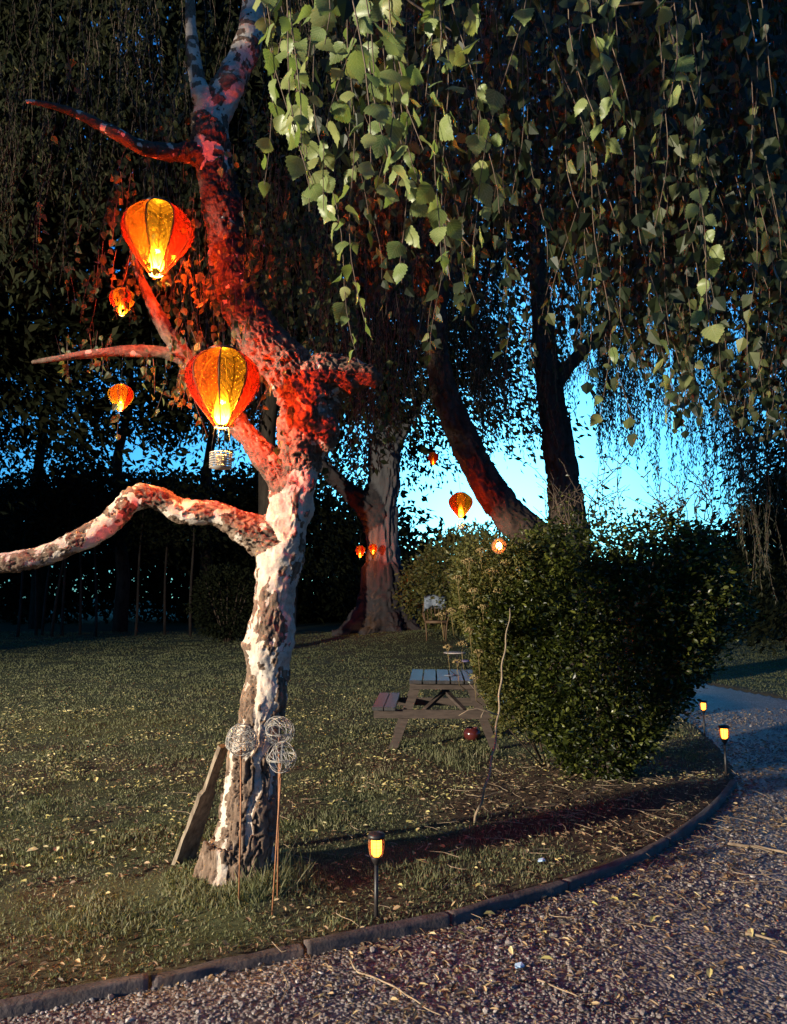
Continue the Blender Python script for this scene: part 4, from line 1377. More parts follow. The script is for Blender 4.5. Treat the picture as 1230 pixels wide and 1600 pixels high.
# ------------------------------------------------------------------ timber edging along the driveway
edging = empty('timber_edging', (EDGE[6].x, EDGE[6].y, 0), 'dark weathered timber edging curving between the lawn and the gravel driveway', 'edging')
dense = [q[0] for q in catmull([(Vector((p.x, p.y, 0)), 1) for p in EDGE], .008)]
cum = [0]
for i in range(1, len(dense)): cum.append(cum[-1] + (dense[i] - dense[i - 1]).length)
# joints in the edging seen at these pixels
def s_at(px, py):
    g = G(px, py)
    return cum[min(range(len(dense)), key=lambda i: (dense[i] - g).length)]


cuts = [0, s_at(-200, 1607), s_at(235, 1530), s_at(475, 1480), s_at(700, 1433), s_at(880, 1381), s_at(1040, 1314), cum[-1]]
for k in range(len(cuts) - 1):
    pts = [p for p, c in zip(dense, cum) if cuts[k] + .002 <= c <= cuts[k + 1] - .002][::1]
    pts = pts[:-1:3] + pts[-1:]
    h = [.022, .022, .010, .026, .024, .022, .020][k]
    wd_ = .027
    V, Fc = [], []
    prof = [(-1, -.14), (-1.02, h * .55), (-.82, h * .92), (-.3, h * 1.04), (.3, h), (.80, h * .86), (1.03, h * .45), (1.0, -.14)]
    for i, p in enumerate(pts):
        tdir = (pts[min(i + 1, len(pts) - 1)] - pts[max(i - 1, 0)]).normalized()
        nrm = Vector((-tdir.y, tdir.x, 0))
        for u, zz0 in prof:
            wob = .003 * math.sin(i * .17 + u * 2) + .002 * math.sin(i * .5 + u * 5) + .0015 * random.uniform(-1, 1)
            V.append(p - nrm * (u * wd_ + wob * .6) + Vector((0, 0, zz0 + (wob if zz0 > 0 else 0))))
    m_ = len(prof)
    for i in range(len(pts) - 1):
        for j in range(m_ - 1):
            Fc.append((i * m_ + j, (i + 1) * m_ + j, (i + 1) * m_ + j + 1, i * m_ + j + 1))
    Fc += [tuple(range(m_)), tuple((len(pts) - 1) * m_ + j for j in reversed(range(m_)))]
    MB().add(V, Fc).build('timber', M['timber'], edging)

# ------------------------------------------------------------------ lanterns
def lantern(px, py, d, R_, label, tilt=0.0, turn=0.0, colors=None, basket=True, cord_to=None, bulb='bulb', H_=None, bask_drop=.24, squash=1.0, gores=8, bulb_r=1.0):
    c = P(px, py, d)                     # centre of the balloon
    H_ = H_ or R_ * 2.12
    o = empty('balloon_lantern', (c.x, c.y, c.z - H_ / 2), label, 'lantern', 'balloon lanterns hanging in the trees')
    prof = []
    for k in range(15):
        t_ = k / 14.0
        # radius profile from the neck (t=0) to the crown (t=1)
        r = np.interp(t_, [0, .12, .25, .4, .55, .68, .8, .9, .96, 1.0], [.20, .38, .60, .81, .96, 1.0, .93, .74, .56, .42])
        prof.append((R_ * float(r), -H_ / 2 + H_ * t_))
    colors = colors or ['red', 'orange', 'olive', 'red', 'red', 'orange', 'olive', 'red']
    for g in range(gores):
        V, Fc, UV = [], [], []
        m_ = 6
        for i, (r, z0) in enumerate(prof):
            for j in range(m_ + 1):
                u = j / m_ * 2 - 1
                a = turn + (g + .5 + u * .488) * 2 * math.pi / gores
                puff = r * (1 + .06 * (1 - u * u) * math.sin(math.pi * i / 14))
                V.append((c.x + puff * math.cos(a), c.y + puff * math.sin(a), c.z + z0))
                UV.append((u, i / 14.0))
        for i in range(14):
            for j in range(m_):
                a = i * (m_ + 1) + j
                Fc.append((a, a + 1, a + m_ + 2, a + m_ + 1))
        pn = obj_np('panel', np.array(V), np.array(Fc), M['panel_' + colors[g % len(colors)]], o, uv=np.array(UV), smooth=True)
        # wire rib along the seam
        a = turn + g * 2 * math.pi / gores
        MB().tube([(c.x + r * 1.004 * math.cos(a), c.y + r * 1.004 * math.sin(a), c.z + z0) for r, z0 in prof], R_ * .018, 5).build('rib', M['black'], pn)
    zt, zb = c.z + H_ / 2, c.z - H_ / 2
    MB().lathe([(R_ * .43, zt - .004), (R_ * .45, zt + .002), (R_ * .42, zt + .010), (R_ * .20, zt + .014), (R_ * .05, zt + .016)], (c.x, c.y, 0), 20).build('cap', M['cap'], o)
    MB().lathe([(R_ * .21, zb - .006), (R_ * .225, zb), (R_ * .21, zb + .006), (R_ * .19, zb), (R_ * .21, zb - .006)], (c.x, c.y, 0), 18, False).build('neck_ring', M['cap'], o)
    fz = [-.465, -.44, -.39, -.33, -.27, -.20, -.13, -.05, .03, .11, .18]
    fr = [.05, .14, .20, .22, .21, .19, .16, .125, .09, .05, .01]
    V, Fc, hh = [], [], []
    for i, (a_, r_) in enumerate(zip(fz, fr)):
        for k in range(14):
            an = 2 * math.pi * k / 14
            V.append((c.x + R_ * r_ * math.cos(an), c.y + R_ * r_ * math.sin(an), c.z + H_ * a_))
            hh.append((a_ - fz[0]) / (fz[-1] - fz[0]))
    for i in range(len(fz) - 1):
        for k in range(14):
            Fc.append((i * 14 + k, i * 14 + (k + 1) % 14, (i + 1) * 14 + (k + 1) % 14, (i + 1) * 14 + k))
    pl = bpy.data.lights.new('lantern_lamp', 'POINT')
    pl.energy = {'bulb': 215.0, 'bulb_far': 170.0, 'bulb_red': 130.0, 'bulb_dim': 9.0, 'bulb_willow': 75.0}[bulb]
    pl.color = (1.0, 0.46, 0.11)
    pl.shadow_soft_size = R_ * .06
    plo = bpy.data.objects.new('lantern_lamp', pl)
    plo.location = (c.x, c.y, c.z - H_ * .15)
    link(plo, o)
    obj_np('flame', np.array(V), np.array(Fc), M[bulb], o, attrs={'height': np.array(hh)}, smooth=True)
    top = Vector(cord_to) if cord_to else Vector((c.x, c.y, zt + .4))
    MB().tube([(c.x, c.y, zt + .014), ((c.x + top.x) / 2, (c.y + top.y) / 2, (zt + top.z) / 2 - .01), top], max(.0012, d * .00018), 5).build('cord', M['black'], o)
    if basket:
        bz = zb - bask_drop * R_ / .19
        br = R_ * .28
        bh = R_ * .40
        bk = MB()
        for lv in range(7):
            zc = bz + bh * lv / 6
            bk.lathe([(br * .97 + R_ * .02, zc - bh * .05), (br + R_ * .03, zc), (br * .97 + R_ * .02, zc + bh * .05), (br * .94, zc)], (c.x, c.y, 0), 20, False)
        for s_ in range(14):
            a = s_ * 2 * math.pi / 14
            bk.tube([(c.x + br * math.cos(a), c.y + br * math.sin(a), bz - .004), (c.x + br * 1.02 * math.cos(a), c.y + br * 1.02 * math.sin(a), bz + bh)], R_ * .02, 4)
        bk.lathe([(br * .95, bz - .003), (br * .95, bz + .003)], (c.x, c.y, 0), 20)
        bko = bk.build('basket', M['wicker'], o)
        for s_ in range(4):
            a = s_ * math.pi / 2 + .6
            MB().tube([(c.x + R_ * .2 * math.cos(a), c.y + R_ * .2 * math.sin(a), zb), (c.x + br * math.cos(a), c.y + br * math.sin(a), bz + bh)], max(.0008, d * .00012), 4).build('basket_cord', M['black'], bko)
    return o


q = P(247, 236, 4.14)
lantern(246, 375, 4.02, .192, 'upper of the two large red and yellow balloon lanterns in the birch', turn=math.radians(-90) - .02 - math.pi / 4 * 2, colors=['red', 'orange', 'olive', 'red', 'red', 'red', 'red', 'red'], cord_to=(q.x, q.y, q.z), basket=False)
q = P(347, 470, 4.05)
lantern(348, 608, 3.92, .196, 'lower large balloon lantern glowing against the birch fork, wicker basket below', turn=math.radians(-90) - math.pi / 2 + .12, colors=['red', 'orange', 'olive', 'red', 'red', 'red', 'red', 'red'], cord_to=(q.x, q.y, q.z), bask_drop=.215)
lantern(191, 472, 9.6, .165, 'small orange-red lantern just below the upper large lantern', turn=.3, colors=['red', 'orange'], basket=False, bulb='bulb_far', H_=.36, bulb_r=2.2)
lantern(189, 622, 9.8, .165, 'small orange-yellow lantern hanging lowest on the far left', turn=.9, colors=['orange', 'orange', 'red', 'olive'], basket=False, bulb='bulb_far', H_=.35, bulb_r=2.4)
q = P(705, 655, 11.8)
lantern(720, 790, 11.6, .185, 'balloon lantern with a small box basket hanging beside the leaning willow stem', turn=math.radians(-90) - math.pi / 2 + .3, colors=['red', 'orange', 'olive', 'red'], bulb='bulb_willow', cord_to=(q.x, q.y, q.z), bask_drop=.18, bulb_r=1.8)
lantern(677, 717, 14.0, .10, 'tiny dim red lantern high in the gap of bright sky', turn=.2, colors=['red', 'red', 'orange'], basket=False, bulb='bulb_dim', H_=.24)
lantern(563, 862, 26.6, .17, 'left one of two tiny red lanterns at the old trunk', turn=.2, colors=['red', 'orange'], basket=False, bulb='bulb_red', H_=.42, bulb_r=2.0)
lantern(583, 858, 26.75, .15, 'right one of two tiny red lanterns at the old trunk', turn=.5, colors=['red', 'orange'], basket=False, bulb='bulb_red', H_=.36, bulb_r=2.0)

# small round lantern of twisted wire at the foot of the leaning stem
def ring_pts(c, r, nrm, n=22, wob=0.0, seed=0):
    nrm = Vector(nrm).normalized()
    u = nrm.orthogonal().normalized()
    v = nrm.cross(u)
    g = random.Random(seed)
    p1, p2 = g.uniform(0, 6), g.uniform(0, 6)
    return [c + (u * math.cos(a) + v * math.sin(a)) * r * (1 + wob * math.sin(2 * a + p1)) + nrm * r * wob * math.sin(3 * a + p2) for a in [2 * math.pi * k / n for k in range(n + 1)]]


c = P(780, 853, 6.15)
gl = empty('wire_globe_lantern', (c.x, c.y, c.z - .06), 'small glowing orange wire globe lantern at the top left of the bush', 'lantern')
mb = MB()
for k in range(16):
    g = random.Random(k + 50)
    mb.tube(ring_pts(c, .062 * g.uniform(.85, 1.0), (g.gauss(0, 1), g.gauss(0, 1), g.gauss(0, 1)), 18, .06, k), .0028, 4, False)
mb.build('globe', M['cage'], gl)
MB().lathe([(.006, c.z - .030), (.020, c.z - .020), (.026, c.z), (.019, c.z + .021), (.004, c.z + .030)], (c.x, c.y, 0), 12).build('bulb', M['globe_bulb'], gl)
MB().tube([c + Vector((0, 0, .06)), c + Vector((.02, .05, .10)), c + Vector((.05, .25, .06))], .0015, 4).build('cord', M['black'], gl)

# ------------------------------------------------------------------ wire ball stakes at the birch
def wire_ball(px, py, d, rpx, foot_px, label, seed, rings=22, mat='wire'):
    c = P(px, py, d)
    r = rpx * d / F
    g_ = G(*foot_px)
    foot = P(foot_px[0], foot_px[1], d - .02)
    o = empty('wire_ball_stake', (foot.x, foot.y, 0), label, 'garden stake', 'wire ball stakes at the birch')
    mb = MB()
    for k in range(rings):
        g = random.Random(seed * 100 + k)
        mb.tube(ring_pts(c, r * g.uniform(.80, 1.0), (g.gauss(0, 1), g.gauss(0, 1), g.gauss(0, 1)), 26, .05, seed * 100 + k), g.uniform(.0012, .002), 4, False)
    mb.build('ball', M[mat], o)
    zf = tz(foot.x, foot.y)
    MB().tube([c + Vector((0, 0, -r * .6)), (c + Vector((foot.x, foot.y, zf))) / 2 + Vector((.004, 0, 0)), (foot.x, foot.y, zf - .12)], [.0048, .0044, .004], 8).build('rod', M['rust'], o)
    MB().lathe([(.006, c.z - r - .02), (.0085, c.z - r), (.006, c.z - r + .05)], (c.x + (foot.x - c.x) * .12, c.y + (foot.y - c.y) * .12, 0), 8).build('socket', M['rust'], o)
    return o


wire_ball(377, 1156, 4.02, 24, (374, 1372), 'left wire ball stake standing before the birch trunk', 1, 26)
wire_ball(436, 1142, 4.06, 23, (434, 1372), 'upper right wire ball stake behind its twin by the birch trunk', 2, 20)
wire_ball(440, 1183, 3.92, 24, (424, 1402), 'lower right wire ball stake in front, open rings, foot nearest the camera', 3, 13)

# board leaning on the trunk
bt, bb = P(349, 1165, 4.42), G(284, 1350)
bb.z = tz(bb.x, bb.y) - .03
ax = (bt - bb).normalized()
fn = Vector((0.78, -0.63, 0))
fn = (fn - ax * fn.dot(ax)).normalized()
sn = ax.cross(fn)
V, Fc = [], []
nseg = 26
for i in range(nseg + 1):
    t_ = i / nseg
    p = bb.lerp(bt, t_)
    wv = .070 * (1 - .25 * t_) + .004 * math.sin(9 * t_) + .002 * math.sin(31 * t_)
    if t_ > .62: wv *= .55
    tv = .013 + .002 * math.sin(13 * t_ + 1)
    for u, v in ((-1, -1), (1, -1), (1.0, 1), (-1, 1)):
        V.append(p + sn * (u * wv) + fn * (v * tv))
for i in range(nseg):
    for j in range(4):
        Fc.append((i * 4 + j, i * 4 + (j + 1) % 4, i * 4 + 4 + (j + 1) % 4, i * 4 + 4 + j))
Fc += [(3, 2, 1, 0), tuple(nseg * 4 + j for j in range(4))]
bd = MB().add(V, Fc).build('wooden_board', M['plank'], smooth=False)
tag(bd, 'split weathered board leaning against the left of the birch trunk', 'board')

# ------------------------------------------------------------------ solar torches along the drive
def torch(px, py_base, label, h):
    b_ = G(px, py_base)
    zf = tz(b_.x, b_.y)
    b_.z = zf
    o = empty('solar_torch', b_, label, 'garden light', 'solar torch lights along the driveway')
    s = h / .42
    Z = lambda z_: zf + z_ * s
    MB().tube([(b_.x, b_.y, Z(-.1)), (b_.x, b_.y, Z(.27))], .0105 * s, 10).build('pole', M['black'], o)
    MB().lathe([(.011 * s, Z(.262)), (.016 * s, Z(.27)), (.024 * s, Z(.285)), (.029 * s, Z(.300)), (.027 * s, Z(.304))], (b_.x, b_.y, 0), 18).build('cup', M['black'], o)
    MB().lathe([(.016 * s, Z(.303)), (.024 * s, Z(.315)), (.0265 * s, Z(.345)), (.0265 * s, Z(.375)), (.025 * s, Z(.390))], (b_.x, b_.y, 0), 18).build('lens', M['torch_lens'], o)
    for k in range(12):
        a = 2 * math.pi * k / 12
        MB().tube([(b_.x + r * s * math.cos(a), b_.y + r * s * math.sin(a), Z(z_)) for r, z_ in ((.026, .296), (.034, .315), (.039, .345), (.0395, .370), (.036, .394))], .0016 * s, 4).build('cage_rib', M['cage'], o)
    for lv in range(5):
        r, z_ = ((.034, .315), (.037, .330), (.039, .347), (.0395, .363), (.038, .380))[lv]
        MB().tube(ring_pts(Vector((b_.x, b_.y, Z(z_))), r * s, (0, 0, 1), 18), .0009 * s, 4, False).build('cage_ring', M['cage'], o)
    MB().lathe([(.037 * s, Z(.388)), (.043 * s, Z(.391)), (.044 * s, Z(.404)), (.040 * s, Z(.412)), (.02 * s, Z(.418)), (.005 * s, Z(.420))], (b_.x, b_.y, 0), 22).build('cap', M['black'], o)
    return o


torch(588, 1438, 'nearest lit solar torch at the timber edging in the foreground', .42)
torch(1135, 1214, 'lit solar torch at the far end of the timber edging, middle of three', .44)
torch(1101, 1147, 'farthest lit solar torch at the right foot of the bush', .40)

# ------------------------------------------------------------------ picnic table
pt = P(692, 1140, 8.15)
tb = empty('picnic_table', (pt.x, 8.15, tz(pt.x, 8.15)), 'wooden picnic table with attached benches half hidden by the bush', 'picnic table')
RT = Matrix.Rotation(math.radians(-3), 4, 'Z')
T0 = Matrix.Translation((pt.x, 8.0, tz(pt.x, 8.15))) @ RT


def tl(x, y, z_): return T0 @ Vector((x, y, z_))


up3 = Vector((0, 0, 1))
for k in range(5):      # table top planks run away from the camera
    x = -.29 + k * .145
    MB().bar(tl(x, -.12, .70), tl(x, 1.05, .70), .128, .036).build('top_plank', M['wood_table_top'], tb, False)
for sx in (-1, 1):
    for k in range(2):
        x = sx * (.56 + k * .125)
        MB().bar(tl(x, -.12, .425), tl(x, 1.05, .425), .115, .036).build('bench_plank', M['wood_table_top'], tb, False)
for y in (0, .93):
    for sx in (-1, 1):
        MB().bar(tl(sx * .27, y, .68), tl(sx * .545, y, -.03), .034, .088, RT @ Vector((1, 0, 0))).build('leg', M['wood_table'], tb, False)
    MB().bar(tl(-.35, y - .036, .655), tl(.35, y - .036, .655), .034, .07).build('top_bearer', M['wood_table'], tb, False)
    MB().bar(tl(-.73, y - .036, .365), tl(.73, y - .036, .365), .034, .088).build('bench_bearer', M['wood_table'], tb, False)
MB().bar(tl(-.20, .0, .40), tl(.16, .45, .67), .05, .03).build('brace', M['wood_table'], tb, False)
MB().bar(tl(.22, .0, .40), tl(-.10, .45, .67), .05, .03).build('brace', M['wood_table'], tb, False)
MB().bar(tl(0, .47, .36), tl(0, .47, .68), .07, .03).build('post', M['wood_table'], tb, False)
# folded paper on the table
MB().box(tl(.10, .35, .724), (.17, .05, .006), Matrix.Rotation(.5, 3, 'Z')).build('paper', M['cloth'])
tag(bpy.data.objects['paper'], 'pale folded paper lying on the picnic table top', 'paper')

c = G(738, 1156)
MB().lathe([(.045, 0), (.075, .012), (.096, .05), (.098, .085), (.085, .115), (.062, .128), (.058, .134), (.066, .138), (.060, .132), (.05, .118)], (c.x, c.y, tz(c.x, c.y) - .005), 28).build('round_pot', M['redpot'])
tag(bpy.data.objects['round_pot'], 'glossy dark red round pot on the grass under the picnic table', 'pot')

# chair with a pale throw near the old trunk
dch = 22.0
cc = P(681, 985, dch)
chz = tz(cc.x, dch)
ch = empty('cane_chair', (cc.x, dch, chz), 'cane chair with a pale throw over its back right of the old trunk', 'chair')
SX = 1.15


def ct(x, y, z_): return Vector((cc.x + x * SX, dch + y * SX, chz + z_ * SX))


for sx in (-1, 1):
    MB().tube([ct(sx * .24, -.24, -.02), ct(sx * .25, -.25, .24), ct(sx * .27, -.26, .44)], .022, 8).build('leg', M['cane'], ch)
    MB().tube([ct(sx * .22, .24, -.02), ct(sx * .24, .24, .44)], .022, 8).build('leg', M['cane'], ch)
    MB().tube([ct(sx * .27, -.26, .44), ct(sx * .33, -.24, .62), ct(sx * .33, .0, .66), ct(sx * .28, .25, .70)], .02, 8).build('armrest', M['cane'], ch)
MB().tube([ct(-.25, .24, .42), ct(-.30, .30, .75), ct(-.26, .34, .98), ct(-.12, .36, 1.09), ct(.12, .36, 1.09), ct(.26, .34, .98), ct(.30, .30, .75), ct(.25, .24, .42)], .022, 8).build('back_frame', M['cane'], ch)
for k in range(5):
    x = -.18 + .09 * k
    MB().tube([ct(x, .25, .44), ct(x * 1.1, .32, .8), ct(x, .35, 1.06)], .012, 6).build('spindle', M['cane'], ch)
MB().box(ct(0, 0, .45), (.56 * SX, .54 * SX, .06 * SX)).build('seat', M['cane'], ch)
V, Fc = [], []
for i in range(13):
    for j in range(11):
        u, v = i / 12 * 2 - 1, j / 10
        zt = 1.13 - .05 * u * u
        if v < .5: p = ct(u * .27, .30 - .02 * math.sin(7 * u), zt - (.5 - v) * .60 + .02 * math.sin(5 * u + 2))
        else: p = ct(u * .27, .40 + .02 * math.sin(6 * u), zt - (v - .5) * .7)
        V.append(p + Vector((0, 0, .015 * math.sin(11 * u + 3 * v))))
for i in range(12):
    for j in range(10):
        a = i * 11 + j
        Fc.append((a, a + 1, a + 12, a + 11))
tg = MB().add(V, Fc).build('throw_blanket', M['cloth'])
tg.modifiers.new('s', 'SOLIDIFY').thickness = .02
tag(tg, 'pale throw draped over the back of the cane chair', 'throw')

# low garden table and stool farther up the lawn
c = G(704, 1037)
zc = tz(c.x, c.y)
lt = empty('garden_table', (c.x, c.y, zc), 'low garden table with thin pale top beyond the picnic table', 'table')
MB().lathe([(.24, zc + .235), (.26, zc + .243), (.26, zc + .257), (.24, zc + .262)], (c.x + .1, c.y, 0), 28).build('table_top', M['pale_top'], lt)
for k in range(3):
    a = 2.1 * k + 2.9
    MB().tube([(c.x + .1 + .06 * math.cos(a), c.y + .06 * math.sin(a), zc + .24), (c.x + .1 + .19 * math.cos(a), c.y + .19 * math.sin(a), zc - .02)], .014, 7).build('leg', M['black'], lt)
c = G(722, 1046)
zc = tz(c.x, c.y)
stl = empty('garden_stool', (c.x, c.y, zc), 'low lilac stool at the edge of the bush beyond the picnic table', 'stool')
MB().lathe([(.14, zc + .165), (.17, zc + .175), (.17, zc + .195), (.14, zc + .205)], (c.x, c.y, 0), 24).build('seat', M['lilac'], stl)
for k in range(3):
    a = 2.1 * k + .4
    MB().tube([(c.x + .05 * math.cos(a), c.y + .05 * math.sin(a), zc + .17), (c.x + .13 * math.cos(a), c.y + .13 * math.sin(a), zc - .02)], .012, 7).build('leg', M['black'], stl)

# ------------------------------------------------------------------ floodlight fitting left of the camera, outside the picture
ff = empty('floodlight', (LAMP.x - .05, LAMP.y - .05, 0), 'black garden floodlight on a post left of the picture', 'floodlight')
fd = (Vector((1.5, 5.5, 2.1)) - LAMP).normalized()
MB().tube([(LAMP.x - fd.x * .16, LAMP.y - fd.y * .16, -.1), (LAMP.x - fd.x * .16, LAMP.y - fd.y * .16, LAMP.z)], .02, 10).build('post', M['black'], ff)
MB().bar(LAMP - fd * .16, LAMP - fd * .07, .22, .16).build('housing', M['black'], ff, False)

# ------------------------------------------------------------------ grass, stones, litter
def frustum_pts(n, d0, d1, px0=-380, px1=1600, pw=0.7):
    d = d0 * (d1 / d0) ** (rng.random(n) ** pw)
    x = (rng.uniform(px0, px1, n) - CX) / F * d
    return np.stack([x, d], 1)


def on_ground(xy, lift=0.0):
    return np.column_stack([xy, terrain(xy) + lift])


g = frustum_pts(470000, 2.3, 33, pw=.85)
s_ = poly_sdf(g)
dm = dirt_mask(g)
p3 = np.stack([g[:, 0], g[:, 1], 0 * g[:, 0]], 1)
patch = fbm(p3 * 3.5, 4, 15)
keep = (s_ < -.05) & (rng.random(len(g)) > dm * 0.80) & (rng.random(len(g)) < .35 + 1.3 * sstep(.35, .65, patch))
keep &= np.hypot(g[:, 0] - base.x, g[:, 1] - D) > .17
g = g[keep]
ra, rr_ = rng.uniform(0, 6.283, 4200), rng.uniform(.15, .42, 4200)
g = np.concatenate([g, np.stack([base.x + rr_ * np.cos(ra), D + rr_ * np.sin(ra)], 1)])
p3 = np.stack([g[:, 0], g[:, 1], 0 * g[:, 0]], 1)
n = len(g)
hgt = rng.uniform(.014, .034, n) * (.65 + .9 * sstep(.4, .7, fbm(p3 * 1.4, 3, 16)))
tall = (np.exp(-(((g[:, 0] - .45) / .55) ** 2 + ((g[:, 1] - 7.3) / .5) ** 2)) > rng.random(n)) | ((np.hypot(g[:, 0] + .62, (g[:, 1] - 4.1)) < .28) & (rng.random(n) < .35))
hgt = np.where(tall, hgt * rng.uniform(1.3, 2.3, n), hgt)
hgt[-4200:] *= rng.uniform(1.0, 2.4, 4200)
wdt = np.maximum(rng.uniform(.0022, .0042, n), g[:, 1] * .0006)
hgt = hgt * (1 + np.clip(g[:, 1] - 12, 0, 30) * .02)
GB_V = np.array([(-1, 0, 0), (1, 0, 0), (-.75, .55, .10), (.75, .55, .10), (0, 1, .35)], float)
GB_F = np.array([(0, 1, 3), (0, 3, 2), (2, 3, 4)])
base3 = on_ground(g, -.003)
d_ = rng.normal(0, .42, (n, 3))
d_[:, 2] = 1
y = unit(d_)
zn = rng.normal(size=(n, 3))
zn = unit(zn - y * (zn * y).sum(1, keepdims=True))
x = np.cross(y, zn)
V = base3[:, None] + GB_V[None, :, 0, None] * x[:, None] * wdt[:, None, None] + GB_V[None, :, 1, None] * y[:, None] * hgt[:, None, None] + GB_V[None, :, 2, None] * zn[:, None] * hgt[:, None, None]
Fc = (GB_F[None] + (np.arange(n) * 5)[:, None, None]).reshape(-1, 3)
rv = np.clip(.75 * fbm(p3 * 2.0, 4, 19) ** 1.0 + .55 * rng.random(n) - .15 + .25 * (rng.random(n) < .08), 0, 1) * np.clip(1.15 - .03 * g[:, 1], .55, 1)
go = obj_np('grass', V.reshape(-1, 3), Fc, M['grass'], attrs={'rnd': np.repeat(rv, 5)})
tag(go, 'short rough grass growing over the lawn', 'grass', kind='stuff')

# stones on the driveway
ico = bmesh.new()
bmesh.ops.create_icosphere(ico, subdivisions=1, radius=1)
I_V = np.array([v.co[:] for v in ico.verts])
I_F = np.array([[v.index for v in f.verts] for f in ico.faces])
ico.free()
stone_me = []
for k in range(6):
    gk = np.random.default_rng(k)
    v = I_V * (0.72 + .55 * vnoise(I_V * 1.7 + k * 9, k))[:, None] * np.array([1, gk.uniform(.65, .95), gk.uniform(.45, .65)])
    stone_me.append((v, mesh_np('stone', v, I_F, M['stone'], attrs={'rnd': np.zeros(len(v))}, smooth=False)))
g = frustum_pts(105000, 2.25, 11, pw=.8)
s_ = poly_sdf(g)
p3 = np.stack([g[:, 0], g[:, 1], 0 * g[:, 0]], 1)
keep = (s_ > .015) & (rng.random(len(g)) < .18 + 1.2 * sstep(.36, .62, fbm(p3 * 1.1, 3, 44)))
g = g[keep]
n = len(g)
size = rng.lognormal(math.log(.0053), .40, n) * (1 + .05 * g[:, 1])
size = np.minimum(size, .021)
near = (g[:, 1] < 4.2) & (np.abs(g[:, 0] / g[:, 1]) < .53) & (g[:, 1] > 2.62)
idx = np.argsort(np.where(near, -size, 9))[:300]
other = np.setdiff1d(np.arange(n), idx)
P3 = on_ground(g, .009)
yaw = rng.uniform(0, 6.283, n)
for k, i in enumerate(idx):
    o = bpy.data.objects.new('stone', stone_me[k % 6][1])
    o.matrix_basis = Matrix.Translation(P3[i] + np.array([0, 0, size[i] * .25])) @ Matrix.Rotation(yaw[i], 4, 'Z') @ Matrix.Rotation(float(rng.normal(0, .3)), 4, 'X') @ Matrix.Scale(float(size[i]), 4)
    link(o, drive)
Vs, Fs, rs, off = [], [], [], 0
for k in range(6):
    sel = other[k::6]
    c_, sn_ = np.cos(yaw[sel]), np.sin(yaw[sel])
    v = stone_me[k][0]
    X = v[None, :, 0] * c_[:, None] - v[None, :, 1] * sn_[:, None]
    Y = v[None, :, 0] * sn_[:, None] + v[None, :, 1] * c_[:, None]
    W = np.stack([X, Y, np.broadcast_to(v[None, :, 2], X.shape)], -1) * size[sel][:, None, None] + (P3[sel] + np.array([0, 0, 1]) * (size[sel] * .2)[:, None])[:, None]
    Vs.append(W.reshape(-1, 3))
    Fs.append((I_F[None] + (np.arange(len(sel)) * len(v))[:, None, None]).reshape(-1, 3) + off)
    off += len(sel) * len(v)
    rs.append(np.repeat(rng.random(len(sel)) ** 1.3, len(v)))
tag(obj_np('gravel', np.concatenate(Vs), np.concatenate(Fs), M['stone'], drive, attrs={'rnd': np.concatenate(rs)}), kind='stuff')

# leaf litter
DL_V = np.array([(0, -.5, .0), (-.16, -.2, .10), (-.15, .2, .13), (0, .5, .03), (.15, .2, .10), (.16, -.2, .13), (0, 0, .02)], float)
DL_F = OV_F


def litter_pts(n, d0, d1, fn):
    g = frustum_pts(n, d0, d1)
    return g[rng.random(n) < fn(g, poly_sdf(g))]


def dens(g, s):
    p = np.stack([g[:, 0], g[:, 1], 0 * g[:, 0]], 1)
    edge = np.exp(-np.clip(s - .02, 0, 9) / .55) * (s > .03)
    cl = sstep(.45, .68, fbm(p * 1.7, 4, 66))
    dirt = dirt_mask(g) * (s < -.03)
    x = g[:, 0] / g[:, 1]
    side = sstep(-.25, .15, x)
    return np.clip((s > .03) * (.75 * edge * side + .26 * cl * (.3 + .7 * side) + .03) + dirt * .42 + .03 * (s < 0), 0, 1)


lg = litter_pts(78000, 2.3, 11, dens)
n = len(lg)
lp_ = on_ground(lg, .010 + .014 * 0)
lp_[:, 2] += rng.uniform(0, .014, n)
a = rng.uniform(0, 6.283, n)
d_ = np.stack([np.cos(a), np.sin(a), rng.normal(0, .22, n)], 1)
n_ = np.stack([rng.normal(0, .45, n), rng.normal(0, .45, n), np.ones(n)], 1)
sz = rng.uniform(.013, .042, n) * (1 + .03 * lg[:, 1])
lo = leaves_obj('leaf_litter', DL_V, DL_F, lp_, d_, n_, sz, M['litter'], None, wid=sz * rng.uniform(.55, 1.5, n), rnd=np.clip(rng.random(n) ** 1.25, 0, 1))
tag(lo, 'brown dry leaf litter and chips over the gravel and under the bush', 'leaf litter', kind='stuff')
# scattered pale leaves across the middle lawn, too many to count
lg = litter_pts(48000, 4.0, 13, lambda g, s: (s < -.1) * .9 * sstep(.40, .72, fbm(np.stack([g[:, 0], g[:, 1], 0 * s], 1) * 1.3, 4, 88)) * np.clip(np.exp(-((g[:, 1] - 9.0) / 3.4) ** 2), 0, 1))
n = len(lg)
lp_ = on_ground(lg, .028)
a = rng.uniform(0, 6.283, n)
d_ = np.stack([np.cos(a), np.sin(a), rng.normal(0, .2, n)], 1)
n_ = np.stack([rng.normal(0, .35, n), rng.normal(0, .35, n), np.ones(n)], 1)
sz = rng.uniform(.015, .04, n) * np.where(rng.random(n) < .08, 1.6, 1.0)
so = leaves_obj('leaf_scatter', DL_V, DL_F, lp_, d_, n_, sz, M['yellow_leaf'], None, wid=sz * rng.uniform(1.0, 1.8, n))
tag(so, 'pale tiny leaves scattered thickly over the middle lawn', 'fallen leaves', kind='stuff')
